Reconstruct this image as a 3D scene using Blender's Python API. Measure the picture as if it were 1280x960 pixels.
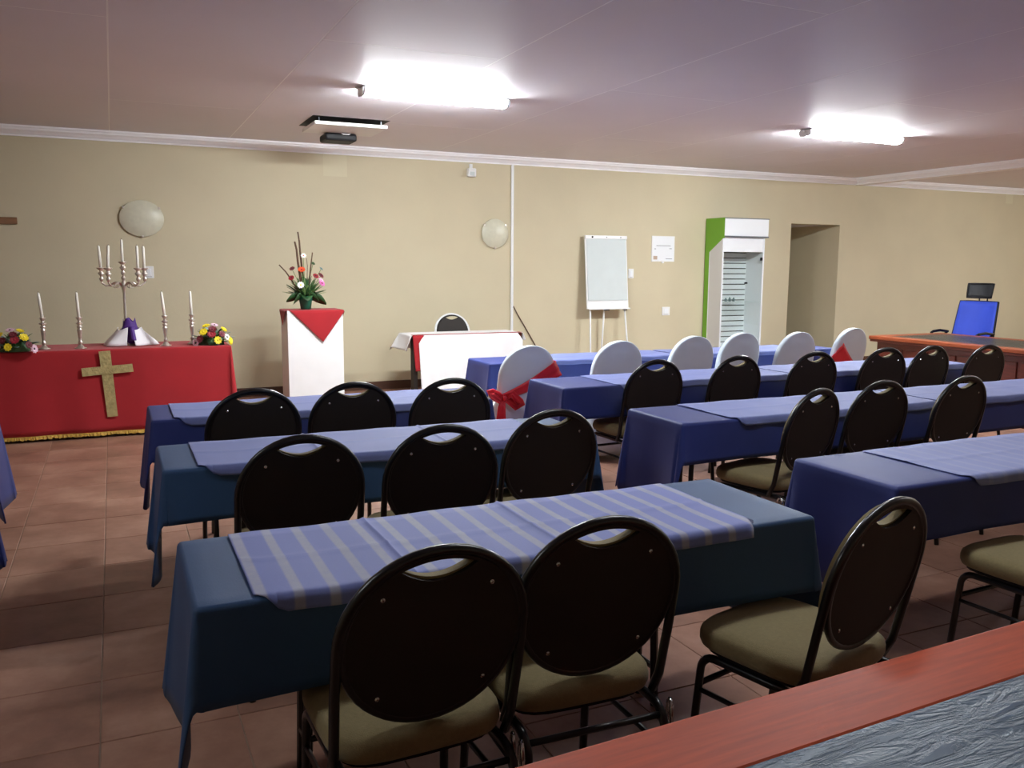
import bpy, bmesh, math, random
from mathutils import Vector, Matrix
random.seed(7)
PI = math.pi
for o in list(bpy.data.objects): bpy.data.objects.remove(o)
scene = bpy.context.scene
C = scene.collection

# ------------------------------------------------------------------ camera
FPX, YAW, PITCH, ROLL, CAMH = 1080.0, 0.43108, 0.13580, 0.005607, 1.52
fwd0 = Vector((math.sin(YAW), math.cos(YAW), 0)); right0 = Vector((math.cos(YAW), -math.sin(YAW), 0)); up0 = Vector((0, 0, 1))
FW = fwd0*math.cos(PITCH) - up0*math.sin(PITCH); UPV = up0*math.cos(PITCH) + fwd0*math.sin(PITCH)
RT = right0*math.cos(ROLL) + UPV*math.sin(ROLL); UP = -right0*math.sin(ROLL) + UPV*math.cos(ROLL)
cam = bpy.data.cameras.new('camera'); cam_o = bpy.data.objects.new('camera', cam); C.objects.link(cam_o)
cam_o.matrix_world = Matrix(((RT.x, UP.x, -FW.x, 0), (RT.y, UP.y, -FW.y, 0), (RT.z, UP.z, -FW.z, CAMH), (0, 0, 0, 1)))
cam.sensor_width = 36; cam.lens = FPX/1280*36; cam.clip_start = 0.05
scene.camera = cam_o
def at(px, py, z):
    d = (px-640)/FPX*RT - (py-480)/FPX*UP + FW
    t = (z-CAMH)/d.z
    return Vector((d.x*t, d.y*t, z))

# ------------------------------------------------------------------ world, exposure
w = bpy.data.worlds.new('world'); scene.world = w; w.use_nodes = True
w.node_tree.nodes['Background'].inputs[0].default_value = (0.02, 0.022, 0.028, 1)
w.node_tree.nodes['Background'].inputs[1].default_value = 0.3
vs = scene.view_settings
vs.view_transform = 'Standard'; vs.look = 'None'; vs.gamma = 1.0; vs.use_curve_mapping = False
vs.exposure = 1.12
TUBE_STRENGTH = 118.0
NEAR_TUBE_STRENGTH = 17.0      # dimmer tubes over the near rows, output tuned by eye
TUBE_COLOR = (0.93, 0.98, 1.0, 1)

# ------------------------------------------------------------------ materials
def lin(c):
    return tuple(((v/255)/12.92 if v/255 <= 0.04045 else (((v/255)+0.055)/1.055)**2.4) for v in c)
MATS = {}
def mat(name, rgb, rough=0.6, metal=0.0, var=0.0, vscale=6.0, bump=0.0, bscale=60.0, spec=0.5, sheen=0.0, coat=0.0, stretch=None):
    m = bpy.data.materials.new(name); m.use_nodes = True
    nt = m.node_tree; b = nt.nodes['Principled BSDF']
    col = lin(rgb)
    b.inputs['Base Color'].default_value = (*col, 1); b.inputs['Roughness'].default_value = rough
    b.inputs['Metallic'].default_value = metal; b.inputs['Specular IOR Level'].default_value = spec
    if sheen: b.inputs['Sheen Weight'].default_value = sheen
    if coat: b.inputs['Coat Weight'].default_value = coat; b.inputs['Coat Roughness'].default_value = 0.12
    tc = nt.nodes.new('ShaderNodeTexCoord'); mp = nt.nodes.new('ShaderNodeMapping')
    nt.links.new(tc.outputs['Object'], mp.inputs['Vector'])
    if stretch: mp.inputs['Scale'].default_value = stretch
    if var:
        n = nt.nodes.new('ShaderNodeTexNoise'); n.inputs['Scale'].default_value = vscale; n.inputs['Detail'].default_value = 5
        nt.links.new(mp.outputs['Vector'], n.inputs['Vector'])
        r = nt.nodes.new('ShaderNodeValToRGB')
        r.color_ramp.elements[0].position = 0.3; r.color_ramp.elements[1].position = 0.7
        r.color_ramp.elements[0].color = (*[max(0, c*(1-var)) for c in col], 1)
        r.color_ramp.elements[1].color = (*[min(1, c*(1+var)) for c in col], 1)
        nt.links.new(n.outputs['Fac'], r.inputs['Fac']); nt.links.new(r.outputs['Color'], b.inputs['Base Color'])
    if bump:
        n2 = nt.nodes.new('ShaderNodeTexNoise'); n2.inputs['Scale'].default_value = bscale; n2.inputs['Detail'].default_value = 4
        nt.links.new(mp.outputs['Vector'], n2.inputs['Vector'])
        bn = nt.nodes.new('ShaderNodeBump'); bn.inputs['Strength'].default_value = bump; bn.inputs['Distance'].default_value = 0.01
        nt.links.new(n2.outputs['Fac'], bn.inputs['Height']); nt.links.new(bn.outputs['Normal'], b.inputs['Normal'])
    MATS[name] = m
    return m
def emis(name, rgb, strength):
    m = bpy.data.materials.new(name); m.use_nodes = True; nt = m.node_tree
    b = nt.nodes['Principled BSDF']; b.inputs['Base Color'].default_value = (0.9, 0.9, 0.9, 1)
    b.inputs['Emission Color'].default_value = rgb; b.inputs['Emission Strength'].default_value = strength
    MATS[name] = m; return m
def glass(name, tint=(0.97, 0.99, 0.985), fac=0.08):
    m = bpy.data.materials.new(name); m.use_nodes = True; nt = m.node_tree; nt.nodes.clear()
    out = nt.nodes.new('ShaderNodeOutputMaterial'); mx = nt.nodes.new('ShaderNodeMixShader')
    t = nt.nodes.new('ShaderNodeBsdfTransparent'); t.inputs[0].default_value = (*tint, 1)
    g = nt.nodes.new('ShaderNodeBsdfGlossy'); g.inputs['Roughness'].default_value = 0.03
    mx.inputs[0].default_value = fac
    nt.links.new(t.outputs[0], mx.inputs[1]); nt.links.new(g.outputs[0], mx.inputs[2]); nt.links.new(mx.outputs[0], out.inputs[0])
    MATS[name] = m; return m

mat('wall', (208, 198, 168), 0.75, var=0.04, vscale=1.3, bump=0.08, bscale=40)
mat('ceiling', (226, 222, 228), 0.55, var=0.03, vscale=0.8, bump=0.03, bscale=8)
mat('joint', (252, 252, 252), 0.6)
mat('cornice', (250, 250, 253), 0.5, var=0.02)
mat('skirting', (84, 56, 42), 0.45, var=0.15)
mat('grout', (150, 130, 114), 0.9, var=0.15, vscale=12)
mat('white_paint', (236, 238, 238), 0.4, var=0.02)
mat('white_plastic', (238, 240, 240), 0.35)
mat('grey_metal', (120, 124, 130), 0.35, metal=0.8)
mat('chrome', (210, 212, 215), 0.12, metal=1.0)
mat('silver', (222, 214, 206), 0.28, metal=0.85, var=0.1, vscale=30)
mat('black_metal', (14, 15, 18), 0.28, spec=0.6, var=0.2, vscale=50, bump=0.04, bscale=160)
mat('black_plastic', (16, 16, 20), 0.55, spec=0.3)
mat('dark_panel', (32, 24, 19), 0.62, var=0.1, bump=0.04, bscale=200)
mat('khaki', (142, 128, 90), 0.9, var=0.08, vscale=90, bump=0.15, bscale=350, sheen=0.15)
mat('teal_cloth', (38, 74, 118), 0.6, var=0.06, vscale=4, bump=0.06, bscale=220, sheen=0.04)
mat('navy_cloth', (32, 48, 118), 0.6, var=0.06, vscale=4, bump=0.06, bscale=220, sheen=0.04)
mat('runner_plain', (104, 116, 176), 0.7, var=0.05, vscale=5, bump=0.05, bscale=200, sheen=0.15)
mat('red_cloth', (164, 22, 32), 0.85, var=0.08, vscale=3, bump=0.05, bscale=180, sheen=0.15)
mat('red_satin', (226, 42, 56), 0.4, var=0.08, vscale=10, bump=0.05, bscale=40)
mat('gold_fringe', (190, 150, 60), 0.6, var=0.3, vscale=60, bump=0.5, bscale=120)
mat('gold_foil', (196, 182, 128), 0.32, metal=0.35, var=0.2, vscale=25, bump=0.8, bscale=40)
mat('white_cloth', (240, 240, 242), 0.8, var=0.02, bump=0.06, bscale=30)
mat('cover_cloth', (220, 232, 243), 0.7, var=0.03, vscale=5, bump=0.08, bscale=14, sheen=0.1)
mat('white_satin', (238, 236, 240), 0.45, bump=0.05, bscale=30)
mat('purple_cloth', (78, 40, 130), 0.6, var=0.1)
mat('wax', (244, 242, 232), 0.4)
mat('lamp_glass', (212, 210, 188), 0.35, var=0.05, vscale=18, bump=0.1, bscale=14)
mat('green_pot', (22, 108, 84), 0.4)
mat('leaf', (40, 78, 38), 0.5, var=0.3, vscale=20)
mat('leaf_light', (104, 132, 74), 0.55, var=0.3, vscale=20)
mat('leaf_blue', (110, 138, 140), 0.6, var=0.2, vscale=20)
mat('twig', (92, 66, 48), 0.8, var=0.3, vscale=40)
for n, c in dict(fl_red=(150, 24, 40), fl_orange=(222, 84, 42), fl_white=(244, 244, 240), fl_pink=(214, 110, 176), fl_yellow=(238, 214, 40), fl_pale=(226, 190, 206), fl_maroon=(106, 28, 40), fl_dark=(40, 24, 34)).items():
    mat(n, c, 0.6, var=0.1, vscale=40)
mat('lime', (112, 172, 42), 0.4)
mat('cabinet_white', (236, 240, 244), 0.25)
mat('cabinet_grey', (214, 216, 216), 0.4); mat('slat_gap', (70, 80, 82), 0.6)
mat('slat_white', (240, 246, 248), 0.3)
mat('paper', (206, 216, 216), 0.6, var=0.02)
mat('paper_white', (238, 242, 246), 0.5)
mat('ink', (90, 96, 104), 0.7)
mat('tan_print', (190, 168, 150), 0.7)
mat('desk_wood_far', (136, 66, 38), 0.4, var=0.18, vscale=5, stretch=(1.2, 14, 14), spec=0.4)
mat('desk_wood', (196, 76, 32), 0.5, var=0.16, vscale=5, spec=0.22, stretch=(1.2, 14, 14), bump=0.02, bscale=40)
mat('desk_wood_dark', (92, 34, 22), 0.35, var=0.25, vscale=5, coat=0.3, stretch=(1.2, 14, 14))
mat('blue_mesh', (44, 72, 190), 0.7, var=0.05, bump=0.2, bscale=300)
mat('maroon_mesh', (78, 30, 36), 0.7)
mat('mesh_black', (26, 29, 34), 0.6, bump=0.3, bscale=300)
mat('wood_cross', (138, 100, 70), 0.6, var=0.15, vscale=6, stretch=(1, 1, 6))
emis('tube_glow', TUBE_COLOR, TUBE_STRENGTH); emis('tube_dim', TUBE_COLOR, NEAR_TUBE_STRENGTH)
glass('glass')
# floor tile: terracotta with mottling that differs from tile to tile
def tile_mat():
    m = mat('tile', (150, 104, 84), 0.42, spec=0.4)
    nt = m.node_tree; b = nt.nodes['Principled BSDF']
    g = nt.nodes.new('ShaderNodeNewGeometry')
    n = nt.nodes.new('ShaderNodeTexNoise'); n.inputs['Scale'].default_value = 2.6; n.inputs['Detail'].default_value = 7; n.inputs['Roughness'].default_value = 0.65
    nt.links.new(g.outputs['Position'], n.inputs['Vector'])
    oi = nt.nodes.new('ShaderNodeObjectInfo')
    ad = nt.nodes.new('ShaderNodeMath'); ad.operation = 'MULTIPLY_ADD'; ad.inputs[1].default_value = 0.16
    nt.links.new(oi.outputs['Random'], ad.inputs[0]); nt.links.new(n.outputs['Fac'], ad.inputs[2])
    r = nt.nodes.new('ShaderNodeValToRGB')
    e = r.color_ramp.elements; e[0].position = 0.32; e[1].position = 0.82
    e[0].color = (*lin((116, 84, 70)), 1); e[1].color = (*lin((176, 138, 118)), 1)
    k = e.new(0.58); k.color = (*lin((150, 110, 92)), 1)
    nt.links.new(ad.outputs[0], r.inputs['Fac']); nt.links.new(r.outputs['Color'], b.inputs['Base Color'])
    n2 = nt.nodes.new('ShaderNodeTexNoise'); n2.inputs['Scale'].default_value = 9; n2.inputs['Detail'].default_value = 5
    nt.links.new(g.outputs['Position'], n2.inputs['Vector'])
    bn = nt.nodes.new('ShaderNodeBump'); bn.inputs['Strength'].default_value = 0.12; bn.inputs['Distance'].default_value = 0.02
    nt.links.new(n2.outputs['Fac'], bn.inputs['Height']); nt.links.new(bn.outputs['Normal'], b.inputs['Normal'])
tile_mat()
# striped runner: pale woven bands across a periwinkle ground, laid out along object X
def stripe_mat(name, period, base, band, strength):
    m = mat(name, base, 0.7, bump=0.05, bscale=200, sheen=0.15)
    nt = m.node_tree; b = nt.nodes['Principled BSDF']
    tc = nt.nodes.new('ShaderNodeTexCoord'); sx = nt.nodes.new('ShaderNodeSeparateXYZ'); nt.links.new(tc.outputs['Object'], sx.inputs[0])
    mo = nt.nodes.new('ShaderNodeMath'); mo.operation = 'FRACT'
    dv = nt.nodes.new('ShaderNodeMath'); dv.operation = 'DIVIDE'; dv.inputs[1].default_value = period
    nt.links.new(sx.outputs['X'], dv.inputs[0]); nt.links.new(dv.outputs[0], mo.inputs[0])
    r = nt.nodes.new('ShaderNodeValToRGB'); e = r.color_ramp.elements
    e[0].position = 0.30; e[0].color = (*lin(base), 1); e[1].position = 0.37; e[1].color = (*lin(band), 1)
    k = e.new(0.60); k.color = (*lin(band), 1); k = e.new(0.67); k.color = (*lin(base), 1)
    nt.links.new(mo.outputs[0], r.inputs['Fac'])
    n = nt.nodes.new('ShaderNodeTexNoise'); n.inputs['Scale'].default_value = 40; nt.links.new(tc.outputs['Object'], n.inputs['Vector'])
    mx = nt.nodes.new('ShaderNodeMix'); mx.data_type = 'RGBA'; mx.inputs['A'].default_value = (*lin(base), 1)
    mm = nt.nodes.new('ShaderNodeMath'); mm.operation = 'MULTIPLY_ADD'; mm.inputs[1].default_value = 0.5; mm.inputs[2].default_value = strength-0.25
    nt.links.new(n.outputs['Fac'], mm.inputs[0]); nt.links.new(mm.outputs[0], mx.inputs['Factor'])
    nt.links.new(r.outputs['Color'], mx.inputs['B']); nt.links.new(mx.outputs['Result'], b.inputs['Base Color'])
stripe_mat('runner_striped', 0.0845, (108, 120, 186), (168, 168, 178), 0.66)
stripe_mat('runner_faint', 0.0845, (122, 132, 184), (142, 148, 186), 0.5)
# creased blue-grey leather
def leather_mat(name, rgb):
    m = mat(name, rgb, 0.34, spec=0.5)
    nt = m.node_tree; b = nt.nodes['Principled BSDF']
    tc = nt.nodes.new('ShaderNodeTexCoord'); mp = nt.nodes.new('ShaderNodeMapping'); mp.inputs['Scale'].default_value = (5, 22, 1); mp.inputs['Rotation'].default_value = (0, 0, 0.75)
    nt.links.new(tc.outputs['Object'], mp.inputs[0])
    n = nt.nodes.new('ShaderNodeTexNoise'); n.inputs['Scale'].default_value = 1.1; n.inputs['Detail'].default_value = 6; n.inputs['Roughness'].default_value = 0.6; n.inputs['Distortion'].default_value = 0.8
    nt.links.new(mp.outputs[0], n.inputs['Vector'])
    sb = nt.nodes.new('ShaderNodeMath'); sb.operation = 'SUBTRACT'; sb.inputs[1].default_value = 0.5; nt.links.new(n.outputs['Fac'], sb.inputs[0])
    ab = nt.nodes.new('ShaderNodeMath'); ab.operation = 'ABSOLUTE'; nt.links.new(sb.outputs[0], ab.inputs[0])
    sm = nt.nodes.new('ShaderNodeMath'); sm.operation = 'MULTIPLY'; sm.inputs[1].default_value = 9.0; sm.use_clamp = True; nt.links.new(ab.outputs[0], sm.inputs[0])
    bn = nt.nodes.new('ShaderNodeBump'); bn.inputs['Strength'].default_value = 0.5; bn.inputs['Distance'].default_value = 0.004
    nt.links.new(sm.outputs[0], bn.inputs['Height']); nt.links.new(bn.outputs['Normal'], b.inputs['Normal'])
leather_mat('leather', (70, 98, 124))
leather_mat('leather_dark', (40, 42, 40))

# ------------------------------------------------------------------ geometry helpers
def obj(name, bm, m, parent=None, smooth=False, solid=0.0, subsurf=0, bevel=0.0):
    me = bpy.data.meshes.new(name)
    bmesh.ops.recalc_face_normals(bm, faces=bm.faces[:])
    bm.to_mesh(me); bm.free()
    if smooth:
        for p in me.polygons: p.use_smooth = True
    me.materials.append(MATS[m])
    o = bpy.data.objects.new(name, me); C.objects.link(o)
    if parent: o.parent = parent
    if solid: md = o.modifiers.new('solid', 'SOLIDIFY'); md.thickness = solid; md.offset = 0
    if bevel: md = o.modifiers.new('bevel', 'BEVEL'); md.width = bevel; md.segments = 2; md.limit_method = 'ANGLE'
    if subsurf: md = o.modifiers.new('sub', 'SUBSURF'); md.levels = subsurf; md.render_levels = subsurf
    return o
def tag(o, label, cat, group=None):
    o['label'] = label; o['category'] = cat
    if group: o['group'] = group
    return o
def struct(o):
    o['kind'] = 'structure'; return o
def thing(name, label, cat, loc=(0, 0, 0), rz=0, group=None):
    o = bpy.data.objects.new(name, None); C.objects.link(o); o.empty_display_size = 0.1
    o.location = loc; o.rotation_euler = (0, 0, rz)
    return tag(o, label, cat, group)
def dup(root, loc, rz, label=None, group=None):
    r = root.copy(); C.objects.link(r); r.location = loc; r.rotation_euler = (0, 0, rz)
    if label: r['label'] = label
    if group: r['group'] = group
    for ch in root.children:
        c = ch.copy(); C.objects.link(c); c.parent = r
        for g in ch.children:
            d = g.copy(); C.objects.link(d); d.parent = c
    return r
def box(bm, x0, x1, y0, y1, z0, z1):
    v = [bm.verts.new((x, y, z)) for x in (x0, x1) for y in (y0, y1) for z in (z0, z1)]
    for f in ((0, 1, 3, 2), (4, 6, 7, 5), (0, 4, 5, 1), (2, 3, 7, 6), (0, 2, 6, 4), (1, 5, 7, 3)):
        bm.faces.new([v[i] for i in f])
    return v
def boxo(name, m, dims, parent=None, bevel=0.0):
    bm = bmesh.new(); box(bm, *dims); return obj(name, bm, m, parent, bevel=bevel)
def tube(bm, pts, r, n=8, closed=False):
    pts = [Vector(p) for p in pts]; rs = r if isinstance(r, (list, tuple)) else [r]*len(pts)
    rings = []; prev = None; N = len(pts)
    for i, p in enumerate(pts):
        a = pts[(i-1) % N] if (closed or i > 0) else p; b = pts[(i+1) % N] if (closed or i < N-1) else p
        t = (b-a).normalized()
        if prev is None: u = t.orthogonal().normalized()
        else:
            u = prev - t*prev.dot(t); u = u.normalized() if u.length > 1e-6 else t.orthogonal().normalized()
        prev = u; v = t.cross(u)
        rings.append([bm.verts.new(p + (u*math.cos(2*PI*k/n) + v*math.sin(2*PI*k/n))*rs[i]) for k in range(n)])
    M = N if closed else N-1
    for i in range(M):
        A, B = rings[i], rings[(i+1) % N]
        for k in range(n): bm.faces.new((A[k], A[(k+1) % n], B[(k+1) % n], B[k]))
    if not closed:
        bm.faces.new(rings[0][::-1]); bm.faces.new(rings[-1])
def lathe(bm, prof, n=20, c=(0, 0, 0)):
    rings = []
    for r, z in prof:
        rings.append([bm.verts.new((c[0]+max(r, 1e-4)*math.cos(2*PI*k/n), c[1]+max(r, 1e-4)*math.sin(2*PI*k/n), c[2]+z)) for k in range(n)])
    for A, B in zip(rings, rings[1:]):
        for k in range(n): bm.faces.new((A[k], A[(k+1) % n], B[(k+1) % n], B[k]))
    bm.faces.new(rings[0][::-1]); bm.faces.new(rings[-1])
def prism(bm, poly, axis, a, b):
    def P(p, t):
        return (t, p[0], p[1]) if axis == 'x' else ((p[0], t, p[1]) if axis == 'y' else (p[0], p[1], t))
    A = [bm.verts.new(P(p, a)) for p in poly]; B = [bm.verts.new(P(p, b)) for p in poly]
    bm.faces.new(A); bm.faces.new(B[::-1]); n = len(poly)
    for i in range(n): bm.faces.new((A[i], B[i], B[(i+1) % n], A[(i+1) % n]))
def gridmesh(bm, us, vs_, f):
    V = [[bm.verts.new(f(u, v)) for v in vs_] for u in us]
    for i in range(len(us)-1):
        for j in range(len(vs_)-1): bm.faces.new((V[i][j], V[i+1][j], V[i+1][j+1], V[i][j+1]))
    return V
def lerp(a, b, n): return [a+(b-a)*i/n for i in range(n+1)]

# ------------------------------------------------------------------ room shell
XL, XR, YN, YW, ZC = -4.5, 15.5, -3.5, 10.3, 2.9
DX0, DX1, DZ = 9.37, 10.35, 2.18
floor = struct(boxo('floor', 'grout', (XL, XR, YN, YW+2.3, -0.10, -0.004)))
TX, TY, TX0, TY0, G = 0.429, 0.4535, -0.112, 2.896, 0.004
bm = bmesh.new(); box(bm, G/2, TX-G/2, G/2, TY-G/2, -0.012, 0.0)
bmesh.ops.bevel(bm, geom=[e for e in bm.edges if all(v.co.z > -0.001 for v in e.verts)], offset=0.002, segments=1, affect='EDGES')
proto_tile = obj('tile', bm, 'tile', floor)
proto_tile.location = (TX0, TY0, 0)
rest = bmesh.new()
i0, i1 = math.floor((XL-TX0)/TX), math.ceil((XR-TX0)/TX); j0, j1 = math.floor((YN-TY0)/TY), math.ceil((YW-TY0)/TY)
for i in range(i0, i1):
    for j in range(j0, j1):
        x, y = TX0+i*TX, TY0+j*TY
        if -1.5 < x < 3.6 and 1.0 < y < 9.8:
            if i == 0 and j == 0: continue
            o = proto_tile.copy(); C.objects.link(o); o.location = (x, y, random.uniform(-0.0008, 0)); o.parent = floor
        else:
            xa, xb, ya, yb = max(x+G/2, XL), min(x+TX-G/2, XR), max(y+G/2, YN), min(y+TY-G/2, YW)
            if xb-xa > 0.02 and yb-ya > 0.02: box(rest, xa, xb, ya, yb, -0.012, 0)
o = obj('tiles', rest, 'tile', floor); o['kind'] = 'stuff'

# back wall with the doorway and its passage
bm = bmesh.new()
box(bm, XL, DX0, YW, YW+0.22, 0, ZC+0.1); box(bm, DX1, XR, YW, YW+0.22, 0, ZC+0.1); box(bm, DX0, DX1, YW, YW+0.22, DZ, ZC+0.1)
wall_back = struct(obj('wall_back', bm, 'wall'))
def wall_patches():
    m = MATS['wall'].copy(); m.name = 'wall_patched'; nt = m.node_tree; b = nt.nodes['Principled BSDF']
    src = b.inputs['Base Color'].links[0].from_socket
    g = nt.nodes.new('ShaderNodeNewGeometry'); s = nt.nodes.new('ShaderNodeSeparateXYZ'); nt.links.new(g.outputs['Position'], s.inputs[0])
    def band(sock, c, hw):
        n = nt.nodes.new('ShaderNodeMath'); n.operation = 'COMPARE'; n.inputs[1].default_value = c; n.inputs[2].default_value = hw; nt.links.new(sock, n.inputs[0]); return n.outputs[0]
    def mul(a, c):
        n = nt.nodes.new('ShaderNodeMath'); n.operation = 'MULTIPLY'; nt.links.new(a, n.inputs[0]); nt.links.new(c, n.inputs[1]); return n.outputs[0]
    p1 = mul(band(s.outputs['X'], 2.44, 0.14), band(s.outputs['Z'], 2.68, 0.13)); p2 = mul(band(s.outputs['X'], 14.22, 0.09), band(s.outputs['Z'], 2.74, 0.1))
    a = nt.nodes.new('ShaderNodeMath'); a.operation = 'MAXIMUM'; nt.links.new(p1, a.inputs[0]); nt.links.new(p2, a.inputs[1])
    sc = nt.nodes.new('ShaderNodeMath'); sc.operation = 'MULTIPLY'; sc.inputs[1].default_value = 0.6; nt.links.new(a.outputs[0], sc.inputs[0])
    mx = nt.nodes.new('ShaderNodeMix'); mx.data_type = 'RGBA'; nt.links.new(sc.outputs[0], mx.inputs['Factor']); nt.links.new(src, mx.inputs['A']); mx.inputs['B'].default_value = (*lin((216, 210, 180)), 1)
    nt.links.new(mx.outputs['Result'], b.inputs['Base Color']); MATS['wall_patched'] = m
    wall_back.data.materials[0] = m
wall_patches()
bm = bmesh.new(); box(bm, DX1, DX1+0.15, YW+0.22, YW+2.2, 0, DZ+0.3); struct(obj('wall_passage_right', bm, 'wall'))
bm = bmesh.new(); box(bm, DX0-0.15, DX0, YW+0.22, YW+2.2, 0, DZ+0.3); struct(obj('wall_passage_left', bm, 'wall'))
bm = bmesh.new(); box(bm, DX0-0.15, DX1+0.15, YW+2.2, YW+2.3, 0, DZ+0.3); struct(obj('wall_passage_end', bm, 'wall'))
bm = bmesh.new(); box(bm, DX0, DX1, YW+0.22, YW+2.2, DZ, DZ+0.1); struct(obj('ceiling_passage', bm, 'ceiling'))
for n, d in (('wall_left', (XL-0.2, XL, YN, YW+0.22, 0, ZC+0.1)), ('wall_right', (XR, XR+0.2, YN, YW+0.22, 0, ZC+0.1)), ('wall_front', (XL-0.2, XR+0.2, YN-0.2, YN, 0, ZC+0.1))):
    struct(boxo(n, 'wall', d))
# ceiling: boards with pale recessed joints
ceiling = struct(boxo('ceiling', 'joint', (XL, XR, YN, YW, ZC-0.0015, ZC+0.12)))
joints = {0: [8.3, 3.5], 1: [5.55, 0.75], 2: [8.4, 3.8], 3: [6.1, 1.3], 4: [8.3, 3.5], 5: [5.5], 6: [8.25, 3.7], 7: [6.0, 1.2], 8: [8.3], -1: [5.6], -2: [8.3, 3.6], -3: [5.6]}
for k in range(-4, 13):
    xa, xb = max(XL, 0.05+1.2*k), min(XR, 0.05+1.2*(k+1))
    if xb <= xa: continue
    ys = [YN]+sorted(joints.get(k, [7.0, 2.5]))+[YW]
    for ya, yb in zip(ys, ys[1:]):
        boxo('ceiling_board', 'ceiling', (xa+0.005, xb-0.005, ya+0.005, yb-0.005, ZC-0.002, ZC-0.0005), ceiling)
# beam across the ceiling
BX = 10.62
struct(boxo('ceiling_beam', 'cornice', (BX, BX+0.16, YN, YW, ZC-0.1, ZC)))
# cornices (stepped cove) and skirting
prof = [(0, 0), (0.10, 0), (0.10, -0.018), (0.084, -0.022), (0.078, -0.042), (0.05, -0.058), (0.034, -0.078), (0.018, -0.082), (0.018, -0.10), (0, -0.10)]
def cornice(name, kind, lo, hi, pos, sgn):
    bm = bmesh.new(); prism(bm, [(pos+sgn*p[0], ZC-0.002+p[1]) for p in prof], kind, lo, hi); return struct(obj(name, bm, 'cornice'))
cornice('trim_1', 'x', XL, BX, YW, -1)
cornice('trim_2', 'x', BX+0.16, XR, YW, -1)
cornice('trim_3', 'y', YN, YW-0.1, BX, -1)
cornice('trim_4', 'y', YN, YW, XL, 1)
cornice('trim_5', 'y', YN, YW, XR, -1)
bm = bmesh.new(); box(bm, XL, DX0, YW-0.014, YW, 0, 0.10); box(bm, DX1, XR, YW-0.014, YW, 0, 0.10)
struct(obj('baseboard_back', bm, 'skirting'))

# ------------------------------------------------------------------ ceiling lights
def ceiling_light(x0, x1, y, label, glow='tube_glow'):
    t = thing('ceiling_light', label, 'ceiling light', ((x0+x1)/2, y, ZC-0.004), 0, 'fluorescent lights on the ceiling')
    L = (x1-x0)/2
    boxo('body', 'white_plastic', (-L, L, -0.08, 0.08, -0.012, 0), t, 0.002)
    bm = bmesh.new(); pts = [(0.075, -0.013), (0.075, -0.036), (0.068, -0.052), (0.052, -0.062), (0.03, -0.066), (-0.03, -0.066), (-0.052, -0.062), (-0.068, -0.052), (-0.075, -0.036), (-0.075, -0.013)]
    prism(bm, pts, 'x', -L+0.02, L-0.02); obj('diffuser', bm, glow, t, smooth=False)
    for s in (-1, 1):
        bm = bmesh.new(); pts = [(0.08, -0.01), (0.08, -0.04), (0.06, -0.066), (0.03, -0.07), (-0.03, -0.07), (-0.06, -0.066), (-0.08, -0.04), (-0.08, -0.01)]
        prism(bm, pts, 'x', s*L-0.012 if s > 0 else -L-0.01, s*L+0.01 if s > 0 else -L+0.012); obj('end_cap', bm, 'white_plastic', t)
        bm = bmesh.new(); tube(bm, [(s*(L+0.008), 0, -0.02), (s*(L+0.04), 0, -0.012), (s*(L+0.045), 0, 0)], 0.008, 6); obj('cable_clip', bm, 'white_plastic', t)
ceiling_light(1.84, 3.07, 6.84, 'glowing fluorescent batten on the ceiling nearest the white pedestal with flowers')
ceiling_light(6.40, 7.68, 6.90, 'glowing fluorescent batten on the ceiling towards the doorway and green cabinet')
ceiling_light(12.4, 13.64, 6.0, 'fluorescent batten on the ceiling of the space beyond the beam')
# the same grid of battens goes on over the near rows (their light falls on seats and table tops there)
ceiling_light(1.84, 3.07, 2.55, 'fluorescent batten on the ceiling over the boldly striped runner', 'tube_dim')
ceiling_light(-2.70, -1.47, 2.55, 'fluorescent batten on the ceiling over the tables across the aisle', 'tube_dim')
ceiling_light(6.40, 7.68, 2.55, 'fluorescent batten on the ceiling near the beam, over the back rows', 'tube_dim')

# ------------------------------------------------------------------ projector on its ceiling lift
t = thing('ceiling_projector', 'black projector on a white drop-down panel in the ceiling', 'projector', (2.14, 8.62, ZC))
boxo('dark_recess_plate', 'black_plastic', (-0.37, 0.37, -0.32, 0.36, -0.004, 0.0), t)  # flat black plate paints the shade of a recess; no hole is cut
boxo('panel', 'white_paint', (-0.35, 0.35, -0.30, 0.30, -0.075, -0.045), t, 0.003)
boxo('body', 'black_plastic', (-0.15, 0.17, 0.16, 0.44, -0.15, -0.078), t, 0.02)
for sx in (-1, 1):
    for sy in (-1, 1):
        bm = bmesh.new(); tube(bm, [(sx*0.3, sy*0.25, -0.046), (sx*0.3, sy*0.25, -0.002)], 0.006, 6); obj('hanger', bm, 'grey_metal', t)
bm = bmesh.new(); tube(bm, [(0.0, 0.15, -0.076), (0.02, 0.13, -0.09), (0.08, 0.13, -0.09), (0.1, 0.15, -0.076)], 0.005, 6); obj('handle', bm, 'white_plastic', t)

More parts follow.
